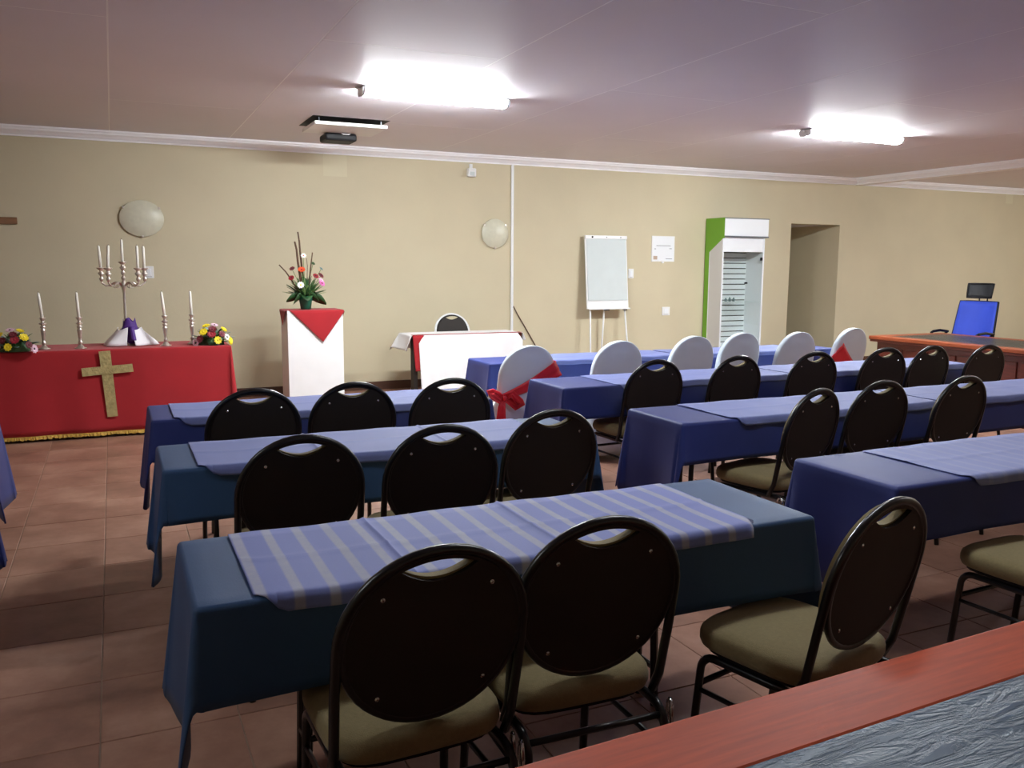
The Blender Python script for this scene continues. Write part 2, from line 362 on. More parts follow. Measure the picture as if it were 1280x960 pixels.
# ------------------------------------------------------------------ cloth draping
def arc(d, r=0.012):
    if d < r*PI/2: th = d/r; return r*math.sin(th), r*(1-math.cos(th))
    return r, r+(d-r*PI/2)
def drape_pt(u, v, a, b, f0, f1, wob, seed):
    su, sv = (1 if u >= 0 else -1), (1 if v >= 0 else -1)
    du, dv = max(abs(u)-a, 0), max(abs(v)-b, 0)
    if du == 0 and dv == 0: return Vector((u, v, 0))
    if dv == 0:
        o_, dn = arc(du); f = f0+f1*math.exp(-(b-abs(v))/0.11)+wob*math.sin(v*17+seed+su)
        return Vector((su*(a+o_+f*dn), v, -dn*math.sqrt(1-min(f, .9)**2)))
    if du == 0:
        o_, dn = arc(dv); f = f0+f1*math.exp(-(a-abs(u))/0.11)+wob*math.sin(u*13+seed+sv)
        return Vector((u, sv*(b+o_+f*dn), -dn*math.sqrt(1-min(f, .9)**2)))
    rho, ph = math.hypot(du, dv), math.atan2(dv, du)
    rho *= 1-0.16*math.sin(2*ph)*min(1, min(du, dv)/0.12)     # rounded cloth corner
    o_, dn = arc(rho); F = f0+f1; k = o_+F*dn*(1+0.45*math.sin(2*ph))
    return Vector((su*(a+math.cos(ph)*k), sv*(b+math.sin(ph)*k), -dn*math.sqrt(1-F*F)))
def axis_samples(half, e0, e1, ntop, nh):
    out = []
    if e0 > 0: out += [-half-e0*(1-i/nh) for i in range(nh)] + [-half-0.019, -half-0.012, -half-0.006]
    out += lerp(-half, half, ntop)
    if e1 > 0: out += [half+0.006, half+0.012, half+0.019] + [half+e1*(i+1)/nh for i in range(nh)]
    return sorted(set(round(x, 5) for x in out))
def cloth(name, x0, x1, y0, y1, z, drops, m, f0=0.02, f1=0.09, wob=0.015, seed=0.0, nt=(40, 12), nh=9):
    a, b = (x1-x0)/2, (y1-y0)/2; cx, cy = (x0+x1)/2, (y0+y1)/2
    bm = bmesh.new()
    us = axis_samples(a, drops[0], drops[1], nt[0], nh); vs2 = axis_samples(b, drops[2], drops[3], nt[1], nh)
    gridmesh(bm, us, vs2, lambda u, v: drape_pt(u, v, a, b, f0, f1, wob, seed))
    o = obj(name, bm, m, smooth=True, solid=0.003); o.location = (cx, cy, z); return o

TOPZ = 0.748
def table(x0, x1, y0, y1, label, group):
    t = thing('folding_table', label, 'table', ((x0+x1)/2, (y0+y1)/2, 0), 0, group)
    a, b = (x1-x0)/2-0.004, (y1-y0)/2-0.004
    boxo('tabletop', 'desk_wood_dark', (-a, a, -b, b, TOPZ-0.035, TOPZ-0.004), t, 0.003)
    for sx in (-1, 1):
        for ly in (b-0.13, b-0.03):
            bm = bmesh.new(); tube(bm, [(sx*(a-0.32), ly, TOPZ-0.036), (sx*(a-0.30), ly, 0.001)], 0.014, 8); obj('leg', bm, 'black_metal', t)
        bm = bmesh.new(); tube(bm, [(sx*(a-0.304), b-0.13, 0.14), (sx*(a-0.304), b-0.03, 0.14)], 0.011, 8); obj('crossbar', bm, 'black_metal', t)
    return t
def runner(x0, x1, y0, y1, m, label, drop=0.05, seed=0, round0=0.07, round1=0.02, creases=()):
    # lies on the cloth from the back edge y1 and hangs over the front edge y0
    us = sorted(set([round(v, 4) for v in lerp(x0, x1, 60)] + [round(x0+v, 4) for v in (0.004, 0.01, 0.02, 0.035, 0.05)] + [round(c+d, 4) for c in creases for d in (-0.012, -0.004, 0, 0.004, 0.012)]))
    cx, cy = (x0+x1)/2, (y0+y1)/2
    L = (y1-y0)
    def f(u, v):
        # v: 0 at the back edge .. 1 at the hem
        e = 0.0
        if u-x0 < round0: e = 1-(u-x0)/round0
        elif x1-u < round1: e = 1-(x1-u)/round1
        full = L-0.005+drop
        s = v*(full-(0.06*e*e*(3-2*e)*(round0 > 0.03)))
        z = 0.0045+0.0012*math.sin(u*23+seed)+0.001*math.sin(u*7+v*9+seed)
        for c in creases: z += 0.005*math.exp(-((u-c)/0.006)**2)
        z += 0.003*math.exp(-((v-0.47)/0.02)**2)
        y = y1-0.005-s; dn = 0.0
        if s > L-0.005:
            o_, dn = arc(s-(L-0.005), 0.016); y = y0-o_-0.10*dn-0.004
            y -= 0.004*math.sin(u*31+seed)*dn/0.05
        return Vector((u-cx, y-cy, z-dn))
    vsam = [0, 0.1, 0.2, 0.3, 0.4, 0.44, 0.47, 0.5, 0.55, 0.65, 0.75, 0.82]+[0.84+0.16*i/9 for i in range(10)]
    bm = bmesh.new(); gridmesh(bm, us, vsam, f)
    o = obj('table_runner', bm, m, smooth=True, solid=0.002); o.location = (cx, cy, TOPZ+0.002)
    return tag(o, label, 'table runner', 'blue table runners')

GT, GC = 'folding tables in rows', 'blue tablecloths'
E_, S_ = 0.46, 0.215
#      x0    x1    y0    y1   material     end drops      runner x0, x1, material, creases    description
rows = [
 (0.14, 1.95, 2.00, 2.51, 'teal_cloth', (E_, E_), (0.262, 1.735, 'runner_striped', (0.655, 1.10)), 'nearest the reddish leather-topped desk'),
 (0.145, 2.00, 3.44, 3.92, 'teal_cloth', (E_, E_), (0.262, 1.80, 'runner_plain', (0.75, 1.3)), 'just behind the table facing the altar'),
 (0.15, 1.97, 4.59, 5.08, 'navy_cloth', (E_, E_), (0.245, 1.82, 'runner_plain', (0.8, 1.35)), 'facing the red altar and white pedestal'),
 (2.50, 4.30, 2.15, 2.64, 'navy_cloth', (E_, E_), (2.845, 4.18, 'runner_faint', ()), 'beside the boldly striped runner\'s table'),
 (2.545, 4.345, 3.49, 3.97, 'navy_cloth', (E_, 0), (2.845, 4.335, 'runner_plain', ()), 'two rows behind the white chairs, aisle half'),
 (4.355, 6.155, 3.49, 3.97, 'navy_cloth', (0, E_), (4.365, 6.05, 'runner_plain', ()), 'two rows behind the white chairs, far half'),
 (2.585, 4.45, 4.82, 5.30, 'navy_cloth', (E_, 0), (2.965, 4.44, 'runner_plain', ()), 'right behind the white chairs, aisle half'),
 (4.46, 6.33, 4.82, 5.30, 'navy_cloth', (0, 0.2), (4.47, 6.28, 'runner_plain', ()), 'right behind the white chairs, far half'),
 (2.70, 4.50, 6.28, 6.72, 'navy_cloth', (E_, 0), (3.02, 4.49, 'runner_plain', ()), 'in front of the white chairs, aisle half'),
 (4.51, 6.31, 6.28, 6.72, 'navy_cloth', (0, 0.2), (4.52, 5.95, 'runner_plain', ()), 'in front of the white chairs, cabinet half'),
 (-2.38, -0.585, 4.60, 5.08, 'navy_cloth', (E_, E_), None, 'across the aisle, closer to the altar'),
 (-2.32, -0.52, 3.42, 3.92, 'navy_cloth', (E_, E_), None, 'across the aisle, farther from the altar'),
]
for k, (x0, x1, y0, y1, m, ends, rn, desc) in enumerate(rows):
    table(x0, x1, y0, y1, 'folding table under blue cloth '+desc, GT)
    o = cloth('tablecloth', x0, x1, y0, y1, TOPZ, (ends[0], ends[1], 0.243 if k == 0 else S_, S_), m, seed=k*1.7)
    tag(o, ('teal-blue' if m == 'teal_cloth' else 'navy blue')+' cloth over the table '+desc, 'tablecloth', GC)
    if rn: runner(rn[0], rn[1], y0, y1, rn[2], {'runner_striped': 'runner with bold pale stripes', 'runner_faint': 'runner with faint stripes', 'runner_plain': 'plain light blue runner'}[rn[2]]+' on the table '+desc, seed=k, creases=rn[3])

# ------------------------------------------------------------------ banquet chairs
CH = 0.935
def back_y(s): return 0.075-(s-0.46)*0.21
def make_chair():
    t = thing('banquet_chair', 'x', 'chair', (0, 0, 0), 0, 'round-backed banquet chairs')
    # seat: superellipse cushion
    bm = bmesh.new()
    def sup(n, a, b, e=4.5):
        return [(a*math.copysign(abs(math.cos(q))**(2/e), math.cos(q)), b*math.copysign(abs(math.sin(q))**(2/e), math.sin(q))) for q in [2*PI*i/n for i in range(n)]]
    n = 40; rings = []
    for sc, z in ((0.90, 0.418), (0.975, 0.425), (1.0, 0.44), (1.0, 0.456), (0.985, 0.47), (0.94, 0.481), (0.8, 0.488), (0.5, 0.492)):
        rings.append([bm.verts.new((x, 0.265+y, z)) for x, y in sup(n, 0.215*sc, 0.215*sc)])
    for A, B in zip(rings, rings[1:]):
        for i in range(n): bm.faces.new((A[i], A[(i+1) % n], B[(i+1) % n], B[i]))
    bm.faces.new(rings[0][::-1]); bm.faces.new(rings[-1])
    obj('seat', bm, 'khaki', t, smooth=True)
    bm = bmesh.new(); prism(bm, [(x, 0.265+y) for x, y in sup(24, 0.195, 0.195)], 'z', 0.408, 0.418); obj('seat_pan', bm, 'black_plastic', t)
    # backrest: oval shell with crescent hand-hole, khaki pad on the sitter's side
    A_, B_, ZM = 0.207, 0.207, 0.716
    def outline(a, b, n=44): return [(a*math.sin(q), ZM+b*math.cos(q)) for q in [2*PI*i/n for i in range(n)]]
    def hole(g):
        top = [(x, 0.902-2.2*x*x-g*0.3) for x in lerp(-0.088+g, 0.088-g, 12)]
        zt = 0.902-2.2*(0.088-g)**2-g*0.3; bot = 0.853+g
        low = [(x, bot+(zt-bot)*(x/(0.088-g))**2) for x in lerp(0.088-g, -0.088+g, 12)][1:-1]
        return top+low
    def shell(name, m, off0, off1, a, b, g, bulge):
        bm = bmesh.new(); o1 = outline(a, b); h1 = hole(g)
        layers = []
        for off in (off0, off1):
            vo = [bm.verts.new((x, back_y(z)+off, z)) for x, z in o1]; vh = [bm.verts.new((x, back_y(z)+off, z)) for x, z in h1]
            ed = [bm.edges.new((vo[i], vo[(i+1) % len(vo)])) for i in range(len(vo))]+[bm.edges.new((vh[i], vh[(i+1) % len(vh)])) for i in range(len(vh))]
            bmesh.ops.triangle_fill(bm, use_beauty=True, edges=ed, use_dissolve=False)
            layers.append((vo, vh))
        for k in (0, 1):
            P, Q = layers[0][k], layers[1][k]
            for i in range(len(P)): bm.faces.new((P[i], P[(i+1) % len(P)], Q[(i+1) % len(P)], Q[i]))
        return obj(name, bm, m, t)
    sh = shell('back_shell', 'dark_panel', -0.006, 0.008, A_, B_, 0.0, 0)
    pad = shell('back_pad', 'khaki', 0.008, 0.034, A_-0.012, B_-0.012, 0.006, 0)
    # black rim all round the oval
    bm = bmesh.new(); tube(bm, [(x, back_y(z), z) for x, z in outline(A_+0.002, B_+0.002, 48)], 0.0105, 6, closed=True); obj('back_rim', bm, 'black_metal', t, smooth=True)
    # hoop tube: up one side, over the top, down the other
    RA = 0.219
    pts = [(-0.214, 0.105, 0.40), (-0.215, back_y(0.46), 0.46), (-RA, back_y(0.6), 0.6)]
    for q in lerp(-PI/2, PI/2, 22): pts.append((RA*math.sin(q), back_y(ZM+(CH-0.012-ZM)*math.cos(q)), ZM+(CH-0.012-ZM)*math.cos(q)))
    pts += [(RA, back_y(0.6), 0.6), (0.215, back_y(0.46), 0.46), (0.214, 0.105, 0.40)]
    bm = bmesh.new(); tube(bm, pts, 0.0125, 8); obj('back_hoop', bm, 'black_metal', t, smooth=True)
    for x, z in ((-0.126, 0.828), (0.126, 0.828), (-0.126, 0.585), (0.126, 0.585)):
        bm = bmesh.new(); lathe(bm, [(0.006, 0), (0.0055, 0.003), (0.002, 0.005)], 8)
        bmesh.ops.rotate(bm, verts=bm.verts[:], matrix=Matrix.Rotation(PI/2, 3, 'X')); bmesh.ops.translate(bm, verts=bm.verts[:], vec=(x, back_y(z)-0.005, z)); obj('screw', bm, 'chrome', sh)
    # side frames: rail bent down into front and rear leg
    for s in (-1, 1):
        x = s*0.192
        P = [(x*1.05, -0.045, 0.0), (x*1.02, 0.0, 0.30)]
        for q in lerp(0, PI/2, 5): P.append((x, 0.065-0.06*math.cos(q), 0.335+0.06*math.sin(q)))
        for q in lerp(PI/2, 0, 5): P.append((x, 0.385+0.05*math.cos(q), 0.345+0.05*math.sin(q)))
        P += [(x*1.03, 0.465, 0.0)]
        bm = bmesh.new(); tube(bm, P, 0.0125, 8); obj('leg_frame', bm, 'black_metal', t, smooth=True)
        bm = bmesh.new(); tube(bm, [(x*1.01, 0.0, 0.285), (x*1.01, 0.438, 0.285)], 0.008, 6); obj('side_stretcher', bm, 'black_metal', t, smooth=True)
        bm = bmesh.new()
        tube(bm, [(s*0.222+0.016*math.cos(q)*0.4, 0.03+0.02*math.cos(q), 0.365+0.04*math.sin(q)) for q in [2*PI*i/12 for i in range(12)]], 0.006, 6, closed=True)
        obj('linking_ring', bm, 'chrome', t, smooth=True)
    bm = bmesh.new(); tube(bm, [(-0.192, 0.02, 0.375), (0.192, 0.02, 0.375)], 0.009, 6); obj('cross_stretcher', bm, 'black_metal', t, smooth=True)
    bm = bmesh.new(); tube(bm, [(-0.194, 0.44, 0.30), (0.194, 0.44, 0.30)], 0.009, 6); obj('cross_stretcher', bm, 'black_metal', t, smooth=True)
    return t
chair0 = make_chair(); first = [True]
GCH = 'round-backed banquet chairs'
def chair(px, py, rot, label, dx=0, dy=0):
    p = at(px, py, CH); rz = math.radians(rot)
    by = back_y(CH)      # the hoop's crown sits this far behind the origin
    x = p.x + math.sin(rz)*by + dx; y = p.y - math.cos(rz)*by + dy
    if first[0]:
        first[0] = False; chair0.location = (x, y, 0); chair0.rotation_euler = (0, 0, rz); chair0['label'] = label; return chair0
    return dup(chair0, (x, y, 0), rz, label, GCH)
A1 = 'black round-backed chair at the boldly striped runner, '
chair(552, 681, 2, A1+'at its aisle end'); chair(762, 645, -2, A1+'next to the pulled-out chair')
chair(1122, 622, 13, 'pulled-out black-framed chair by the leather-topped desk, khaki seat fully in view')
ENDS = ('at its aisle end', 'in the middle', 'at the end away from the aisle')
for (px, py, rr), e in zip(((378, 543, 0), (556, 530, -2), (695, 511, 3)), ENDS): chair(px, py, rr, 'black chair one row behind the altar-facing table, '+e)
for (px, py, rr), e in zip(((318, 485, 2), (443, 477, 0), (566, 472, -2)), ENDS): chair(px, py, rr, 'black chair at the table facing the altar, '+e)
dup(chair0, (3.05, 1.70, 0), math.radians(3), 'khaki-seated chair at the table with the faintly striped runner', GCH)
for (px, py, rr), e in zip(((1027, 485, 14), (1107, 475, 2), (1211, 469, 4)), ('first', 'second', 'third')): chair(px, py, rr, 'black chair two rows behind the white chairs, '+e+' from the aisle end')
for (px, py, rr), e in zip(((823, 449, 2), (925, 444, 3), (1022, 439, 0), (1110, 434, -2), (1168, 431.5, 2), (1238, 430.5, 0)), ('first', 'second', 'third', 'fourth', 'fifth', 'sixth')): chair(px, py, rr, 'black chair right behind the white chairs, '+e+' from the aisle end')

# ------------------------------------------------------------------ covered chairs with sashes
def make_cover():
    bm = bmesh.new(); n = 28; rings = []
    def ring(z, hx, yb, yf, e):
        cy, hy = (yb+yf)/2, (yf-yb)/2
        V = []
        for i in range(n):
            q = 2*PI*i/n; c, s = math.cos(q), math.sin(q)
            fold = 1+(0.018*math.sin(7*q+1)*max(0, 1-z/0.5))
            V.append(bm.verts.new((hx*fold*math.copysign(abs(c)**(2/e), c), cy+hy*fold*math.copysign(abs(s)**(2/e), s), z)))
        rings.append(V)
    for z, hx, yb, yf in ((0.01, 0.255, -0.06, 0.50), (0.15, 0.247, -0.035, 0.495), (0.3, 0.238, -0.01, 0.49), (0.42, 0.232, 0.015, 0.485), (0.465, 0.23, 0.02, 0.475), (0.485, 0.228, 0.024, 0.40), (0.495, 0.226, 0.026, 0.22), (0.51, 0.225, 0.026, 0.125), (0.56, 0.226, 0.014, 0.10), (0.65, 0.23, -0.006, 0.078), (0.735, 0.231, -0.024, 0.058)):
        ring(z, hx, yb, yf, 4.5)
    for q in lerp(0.12, PI/2*0.985, 9):
        z = 0.735+0.215*math.sin(q); ring(z, 0.231*math.cos(q)**0.92, -0.024-(z-0.735)*0.21, 0.058-(z-0.735)*0.26, 4.0)
    for A, B in zip(rings, rings[1:]):
        for i in range(n): bm.faces.new((A[i], A[(i+1) % n], B[(i+1) % n], B[i]))
    bm.faces.new(rings[0][::-1]); bm.faces.new(rings[-1])
    # hollow where the hand-hole is, seen through the stretched cover
    for v in bm.verts:
        if v.co.y < 0.02 and v.co.z > 0.84: v.co.y += 0.012*math.exp(-((v.co.x/0.07)**2+((v.co.z-0.895)/0.02)**2))
    return obj('covered_chair', bm, 'cover_cloth', smooth=True, subsurf=1)
cover0 = make_cover(); CVH = 0.95
covers = []
def covered(px, py, rot, label):
    p = at(px, py, CVH); rz = math.radians(rot); by = -0.045
    o = cover0 if not covers else cover0.copy()
    if covers: C.objects.link(o)
    o.location = (p.x+math.sin(rz)*by, p.y-math.cos(rz)*by, 0); o.rotation_euler = (0, 0, rz); covers.append(o)
    return tag(o, label, 'chair', 'white covered chairs')
covered(664, 432, 4, 'white covered chair with a red sash tied in a bow, beside the white-clothed table')
for (px, py), e in zip(((777, 426), (870, 420), (930, 416), (1001, 415)), ('first', 'second', 'third', 'fourth')): covered(px, py, 3, 'plain white covered chair, '+e+' from the one with the red bow')
covered(1069, 410, 6, 'white covered chair with a red sash, next to the far wooden desk')
def back_off(x, z):     # y of the cover's back face
    if z > 0.735: return -0.024-(z-0.735)*0.21
    return -0.024+(0.735-z)*0.21 if z > 0.51 else 0.024-(0.46-z)*0.17
def ribbon(name, m, pts, widths, parent=None, slope=0.0, thick=0.004):
    # flat strip that follows pts; width vector lies in the plane of the chair back
    bm = bmesh.new(); V = []
    for i, p in enumerate(pts):
        p = Vector(p); a = Vector(pts[max(i-1, 0)]); b = Vector(pts[min(i+1, len(pts)-1)]); t_ = (b-a).normalized()
        wv = t_.cross(Vector((0, 1, 0))); wv = wv.normalized() if wv.length > 0.05 else Vector((0, 0, 1))
        row = []
        for j in range(7):
            c = j/6-0.5; row.append(bm.verts.new(p+wv*c*widths[i]+Vector((0, -0.006*math.cos(c*13+i*0.35)-slope*wv.z*c*widths[i], 0))))
        V.append(row)
    for A, B in zip(V, V[1:]):
        for j in range(6): bm.faces.new((A[j], A[j+1], B[j+1], B[j]))
    return obj(name, bm, m, parent, smooth=True, solid=thick)
def bow(parent, cx, cy, cz, m):
    def loop(s):
        return [(cx+s*0.01, cy-0.01, cz), (cx+s*0.05, cy-0.045, cz+0.02*s+0.012), (cx+s*0.11, cy-0.05, cz+0.035*(-s)), (cx+s*0.13, cy-0.03, cz-0.045*s), (cx+s*0.10, cy-0.015, cz-0.055*s-0.01), (cx+s*0.04, cy-0.012, cz-0.02*s), (cx, cy-0.012, cz)]
    ribbon('bow_loop', m, loop(-1), [0.03, 0.05, 0.065, 0.07, 0.065, 0.05, 0.03], parent)
    ribbon('bow_loop', m, loop(1), [0.03, 0.05, 0.065, 0.07, 0.065, 0.05, 0.03], parent)
    ribbon('bow_tail', m, [(cx-0.01, cy-0.02, cz), (cx-0.03, cy-0.03, cz-0.06), (cx-0.035, cy-0.03, cz-0.14), (cx-0.03, cy-0.03, cz-0.24)], [0.03, 0.06, 0.075, 0.08], parent)
    bm = bmesh.new(); bmesh.ops.create_uvsphere(bm, u_segments=10, v_segments=7, radius=0.02); bmesh.ops.translate(bm, verts=bm.verts[:], vec=(cx, cy-0.022, cz)); obj('bow_knot', bm, m, parent, smooth=True)
def sash(cov, xr, zr, xl, zl, wr, wl, label, with_bow):
    t = thing('chair_sash', label, 'sash', cov.location, cov.rotation_euler[2], 'red sashes on covered chairs')
    pts = []; ws = []
    if with_bow: pts.append((xr+0.012, 0.055, zr+0.01)); ws.append(wr)
    if not with_bow: ws.clear()
    for k in range(13):
        f = k/12; x = xr+(xl-xr)*f; z = zr+(zl-zr)*f-0.02*math.sin(f*PI)
        pts.append((x, back_off(x, z)-0.010-0.004*math.sin(f*PI), z)); ws.append(wr+(wl-wr)*min(1, f*1.1))
    if with_bow: pts.append((xl-0.012, 0.10, zl+0.01)); ws.append(wl)
    ribbon('band', 'red_satin', pts, ws, t, 0.21)
    if with_bow: bow(t, xl+0.02, back_off(xl, zl)-0.014, zl, 'red_satin')
    return t
sash(covers[0], 0.236, 0.775, -0.225, 0.575, 0.13, 0.05, 'red satin sash tied in a bow on the covered chair beside the white-clothed table', True)
sash(covers[5], 0.12, 0.45, -0.222, 0.745, 0.19, 0.19, 'red satin sash on the covered chair next to the far wooden desk', False)

# ------------------------------------------------------------------ desks with leather inlay
def desk(loc, rz, L, D, label, lm, wm='desk_wood'):
    t = thing('executive_desk', label, 'desk', loc, rz, 'wooden desks with leather tops')
    a, b, z0, z1 = L/2, D/2, 0.722, 0.762; bw = 0.16
    def rail(dims):
        return boxo('top_border', wm, dims, t, 0.006)
    rail((-a, a, b-bw, b, z0, z1)); rail((-a, a, -b, -b+bw, z0, z1)); rail((-a, -a+bw, -b+bw, b-bw, z0, z1)); rail((a-bw, a, -b+bw, b-bw, z0, z1))
    boxo('leather_inlay', lm, (-a+bw-0.001, a-bw+0.001, -b+bw-0.001, b-bw+0.001, z0, z1-0.0015), t)
    boxo('edge_moulding', 'desk_wood_dark', (-a+0.01, a-0.01, -b+0.01, b-0.01, z0-0.025, z0), t, 0.004)
    boxo('front_panel', 'desk_wood_dark', (-a+0.06, a-0.06, b-0.10, b-0.075, 0.06, z0-0.026), t)
    for s in (-1, 1):
        xa, xb = (s*(a-0.06), s*(a-0.48)); xa, xb = min(xa, xb), max(xa, xb)
        p = boxo('pedestal', 'desk_wood_dark', (xa, xb, -b+0.06, b-0.102, 0, z0-0.026), t, 0.004)
        for k in range(3):
            d = boxo('drawer', 'desk_wood', (xa+0.02, xb-0.02, -b+0.045, -b+0.06, 0.08+k*0.205, 0.27+k*0.205), p, 0.003)
    bm = bmesh.new()
    for k in range(6):
        x = -a+0.1+k*(L-0.2)/6; box(bm, x+0.02, x+(L-0.2)/6-0.02, b-0.076, b-0.062, 0.14, z0-0.09)
    obj('raised_panels', bm, 'desk_wood_dark', t, bevel=0.004)
    return t
desk((1.218, 0.703, 0), math.radians(2.4), 2.2, 0.88, 'reddish wooden desk with creased blue-grey leather top beside the striped-runner table', 'leather')
desk((8.34, 6.10, 0), PI/2, 2.2, 1.16, 'dark red wooden desk with leather inlay in front of the blue office chair', 'leather_dark', 'desk_wood_far')

# ------------------------------------------------------------------ office chairs
def office_chair(loc, rz, fm, label):
    t = thing('office_chair', label, 'office chair', loc, rz)
    # faces local +Y
    bm = bmesh.new(); W_ = 0.265
    def backf(u, v):
        x = u*W_*(1-0.10*v); z = 0.56+0.56*v; y = -0.22-0.12*v+0.03*math.cos(u*1.4)*-1+0.05*u*u
        return Vector((x, y, z))
    gridmesh(bm, lerp(-1, 1, 10), lerp(0, 1, 10), backf); obj('backrest', bm, fm, t, smooth=True, solid=0.03)
    edge = [backf(u, 0) for u in lerp(-1, 1, 8)]+[backf(1, v) for v in lerp(0, 1, 8)][1:]+[backf(u, 1) for u in lerp(1, -1, 8)][1:]+[backf(-1, v) for v in lerp(1, 0, 8)][1:-1]
    bm = bmesh.new(); tube(bm, edge, 0.013, 6, closed=True); obj('back_frame', bm, 'black_plastic', t, smooth=True)
    for s in (-1, 1):
        bm = bmesh.new(); tube(bm, [(s*0.05, -0.38, 1.09), (s*0.05, -0.375, 1.22)], 0.008, 6); obj('headrest_post', bm, 'black_plastic', t)
    bm = bmesh.new()
    hf = lambda u, v: Vector((u*0.16*(1-0.06*(1-v)), -0.33+0.05*u*u-0.03*v, 1.17+0.165*v))
    gridmesh(bm, lerp(-1, 1, 10), lerp(0, 1, 5), hf); hr = obj('headrest', bm, 'mesh_black', t, smooth=True, solid=0.012)
    edge = [hf(u, 0) for u in lerp(-1, 1, 8)]+[hf(1, v) for v in lerp(0, 1, 4)][1:]+[hf(u, 1) for u in lerp(1, -1, 8)][1:]+[hf(-1, v) for v in lerp(1, 0, 4)][1:-1]
    bm = bmesh.new(); tube(bm, edge, 0.012, 6, closed=True); obj('headrest_frame', bm, 'black_plastic', hr, smooth=True)
    bm = bmesh.new(); box(bm, -0.25, 0.25, -0.22, 0.26, 0.44, 0.52); obj('seat', bm, fm, t, bevel=0.03)
    for s in (-1, 1):
        bm = bmesh.new(); tube(bm, [(s*0.27, -0.1, 0.47), (s*0.29, -0.1, 0.72), (s*0.29, -0.16, 0.745), (s*0.29, 0.0, 0.765), (s*0.29, 0.14, 0.755), (s*0.285, 0.18, 0.74)], 0.016, 8); obj('armrest', bm, 'black_plastic', t, smooth=True)
    bm = bmesh.new(); tube(bm, [(0, 0, 0.08), (0, 0, 0.44)], 0.03, 10); obj('gas_lift', bm, 'black_plastic', t, smooth=True)
    bm = bmesh.new(); tube(bm, [(0, -0.18, 0.45), (0, -0.27, 0.5), (0, -0.26, 0.62)], 0.02, 8); obj('back_bracket', bm, 'black_plastic', t, smooth=True)
    for k in range(5):
        q = 2*PI*k/5; c, s = math.cos(q), math.sin(q)
        bm = bmesh.new(); tube(bm, [(0.02*c, 0.02*s, 0.11), (0.3*c, 0.3*s, 0.075)], [0.025, 0.016], 8); lg = obj('base_arm', bm, 'black_plastic', t, smooth=True)
        bm = bmesh.new(); tube(bm, [(0.3*c-0.018*s, 0.3*s+0.018*c, 0.031), (0.3*c+0.018*s, 0.3*s-0.018*c, 0.031)], 0.03, 12); obj('castor', bm, 'black_plastic', lg, smooth=True)
    return t
office_chair((9.28, 7.19, 0), PI/2+0.1, 'blue_mesh', 'blue office chair with black mesh headrest behind the far wooden desk')
office_chair((9.32, 5.80, 0), PI/2, 'maroon_mesh', 'dark maroon office chair at the far wooden desk')

# ------------------------------------------------------------------ altar
AX0, AX1, AY0, AY1, AZ = -1.50, 0.955, 8.33, 8.98, 0.776
t = thing('altar_table', 'long table hidden under the red altar cloth', 'table', ((AX0+AX1)/2, (AY0+AY1)/2, 0))
a, b = (AX1-AX0)/2-0.006, (AY1-AY0)/2-0.006
boxo('tabletop', 'desk_wood_dark', (-a, a, -b, b, AZ-0.04, AZ-0.004), t)
for sx in (-1, 1):
    for sy in (-1, 1): boxo('leg', 'desk_wood_dark', (sx*(a-0.08)-0.025, sx*(a-0.08)+0.025, sy*(b-0.06)-0.025, sy*(b-0.06)+0.025, 0, AZ-0.042), t)
ac = cloth('altar_cloth', AX0, AX1, AY0, AY1, AZ, (0.735, 0.735, 0.735, 0.735), 'red_cloth', f0=0.015, f1=0.05, wob=0.012, seed=2.1, nt=(60, 14), nh=14)
tag(ac, 'red altar cloth with a gold fringe reaching the tiled floor', 'tablecloth')
fr = bmesh.new(); rnd = random.Random(3)
def hem(u): return drape_pt(u, -(b+0.006)-0.735, a+0.006, b+0.006, 0.015, 0.05, 0.012, 2.1)
us = lerp(-a-0.004, a+0.004, 260)
top = [fr.verts.new(hem(u)+Vector((0, -0.003, 0.004))) for u in us]
bot = [fr.verts.new(hem(u)+Vector((rnd.uniform(-.004, .004), -0.004-rnd.uniform(0, 0.012), -0.031+rnd.uniform(0, 0.012)))) for u in us]
for i in range(len(us)-1): fr.faces.new((top[i], top[i+1], bot[i+1], bot[i]))
fo = obj('fringe', fr, 'gold_fringe', ac, solid=0.004)
fo['label'] = 'gold fringe along the hem'
# cloth cross in gold foil, hung on the front of the altar cloth
t = thing('gold_cross', 'gold foil cross fixed to the front of the red altar cloth', 'cross', (-0.08, AY0-0.028, 0))
bm = bmesh.new(); prism(bm, [(-0.062, 0.762), (0.03, 0.768), (0.062, 0.185), (-0.022, 0.182)], 'y', -0.006, -0.002); obj('upright', bm, 'gold_foil', t)
bm = bmesh.new(); prism(bm, [(-0.205, 0.622), (0.200, 0.645), (0.208, 0.575), (-0.200, 0.550)], 'y', -0.010, -0.006); obj('crossbar', bm, 'gold_foil', t)

# candelabra, candlesticks and candles
def taper(loc, h, r, label, tilt=(0, 0), grp='white taper candles'):
    bm = bmesh.new(); lathe(bm, [(r, 0), (r*0.98, h*0.5), (r*0.92, h*0.9), (r*0.7, h*0.975), (r*0.2, h)], 10)
    o = obj('candle', bm, 'wax', smooth=True); o.location = loc; o.rotation_euler = (tilt[0], tilt[1], 0)
    bm = bmesh.new(); tube(bm, [(0, 0, h-0.002), (0.001, 0, h+0.008)], 0.0015, 5); obj('wick', bm, 'black_plastic', o)
    return tag(o, label, 'candle', grp)
CX, CY = 0.09, 8.66
t = thing('candelabra', 'silver five-branched candelabra wrapped in white and purple cloth on the altar', 'candelabra', (CX, CY, AZ+0.003))
bm = bmesh.new(); lathe(bm, [(0.085, 0), (0.085, 0.008), (0.06, 0.02), (0.035, 0.05), (0.018, 0.09), (0.013, 0.10)], 20); obj('base', bm, 'silver', t, smooth=True)
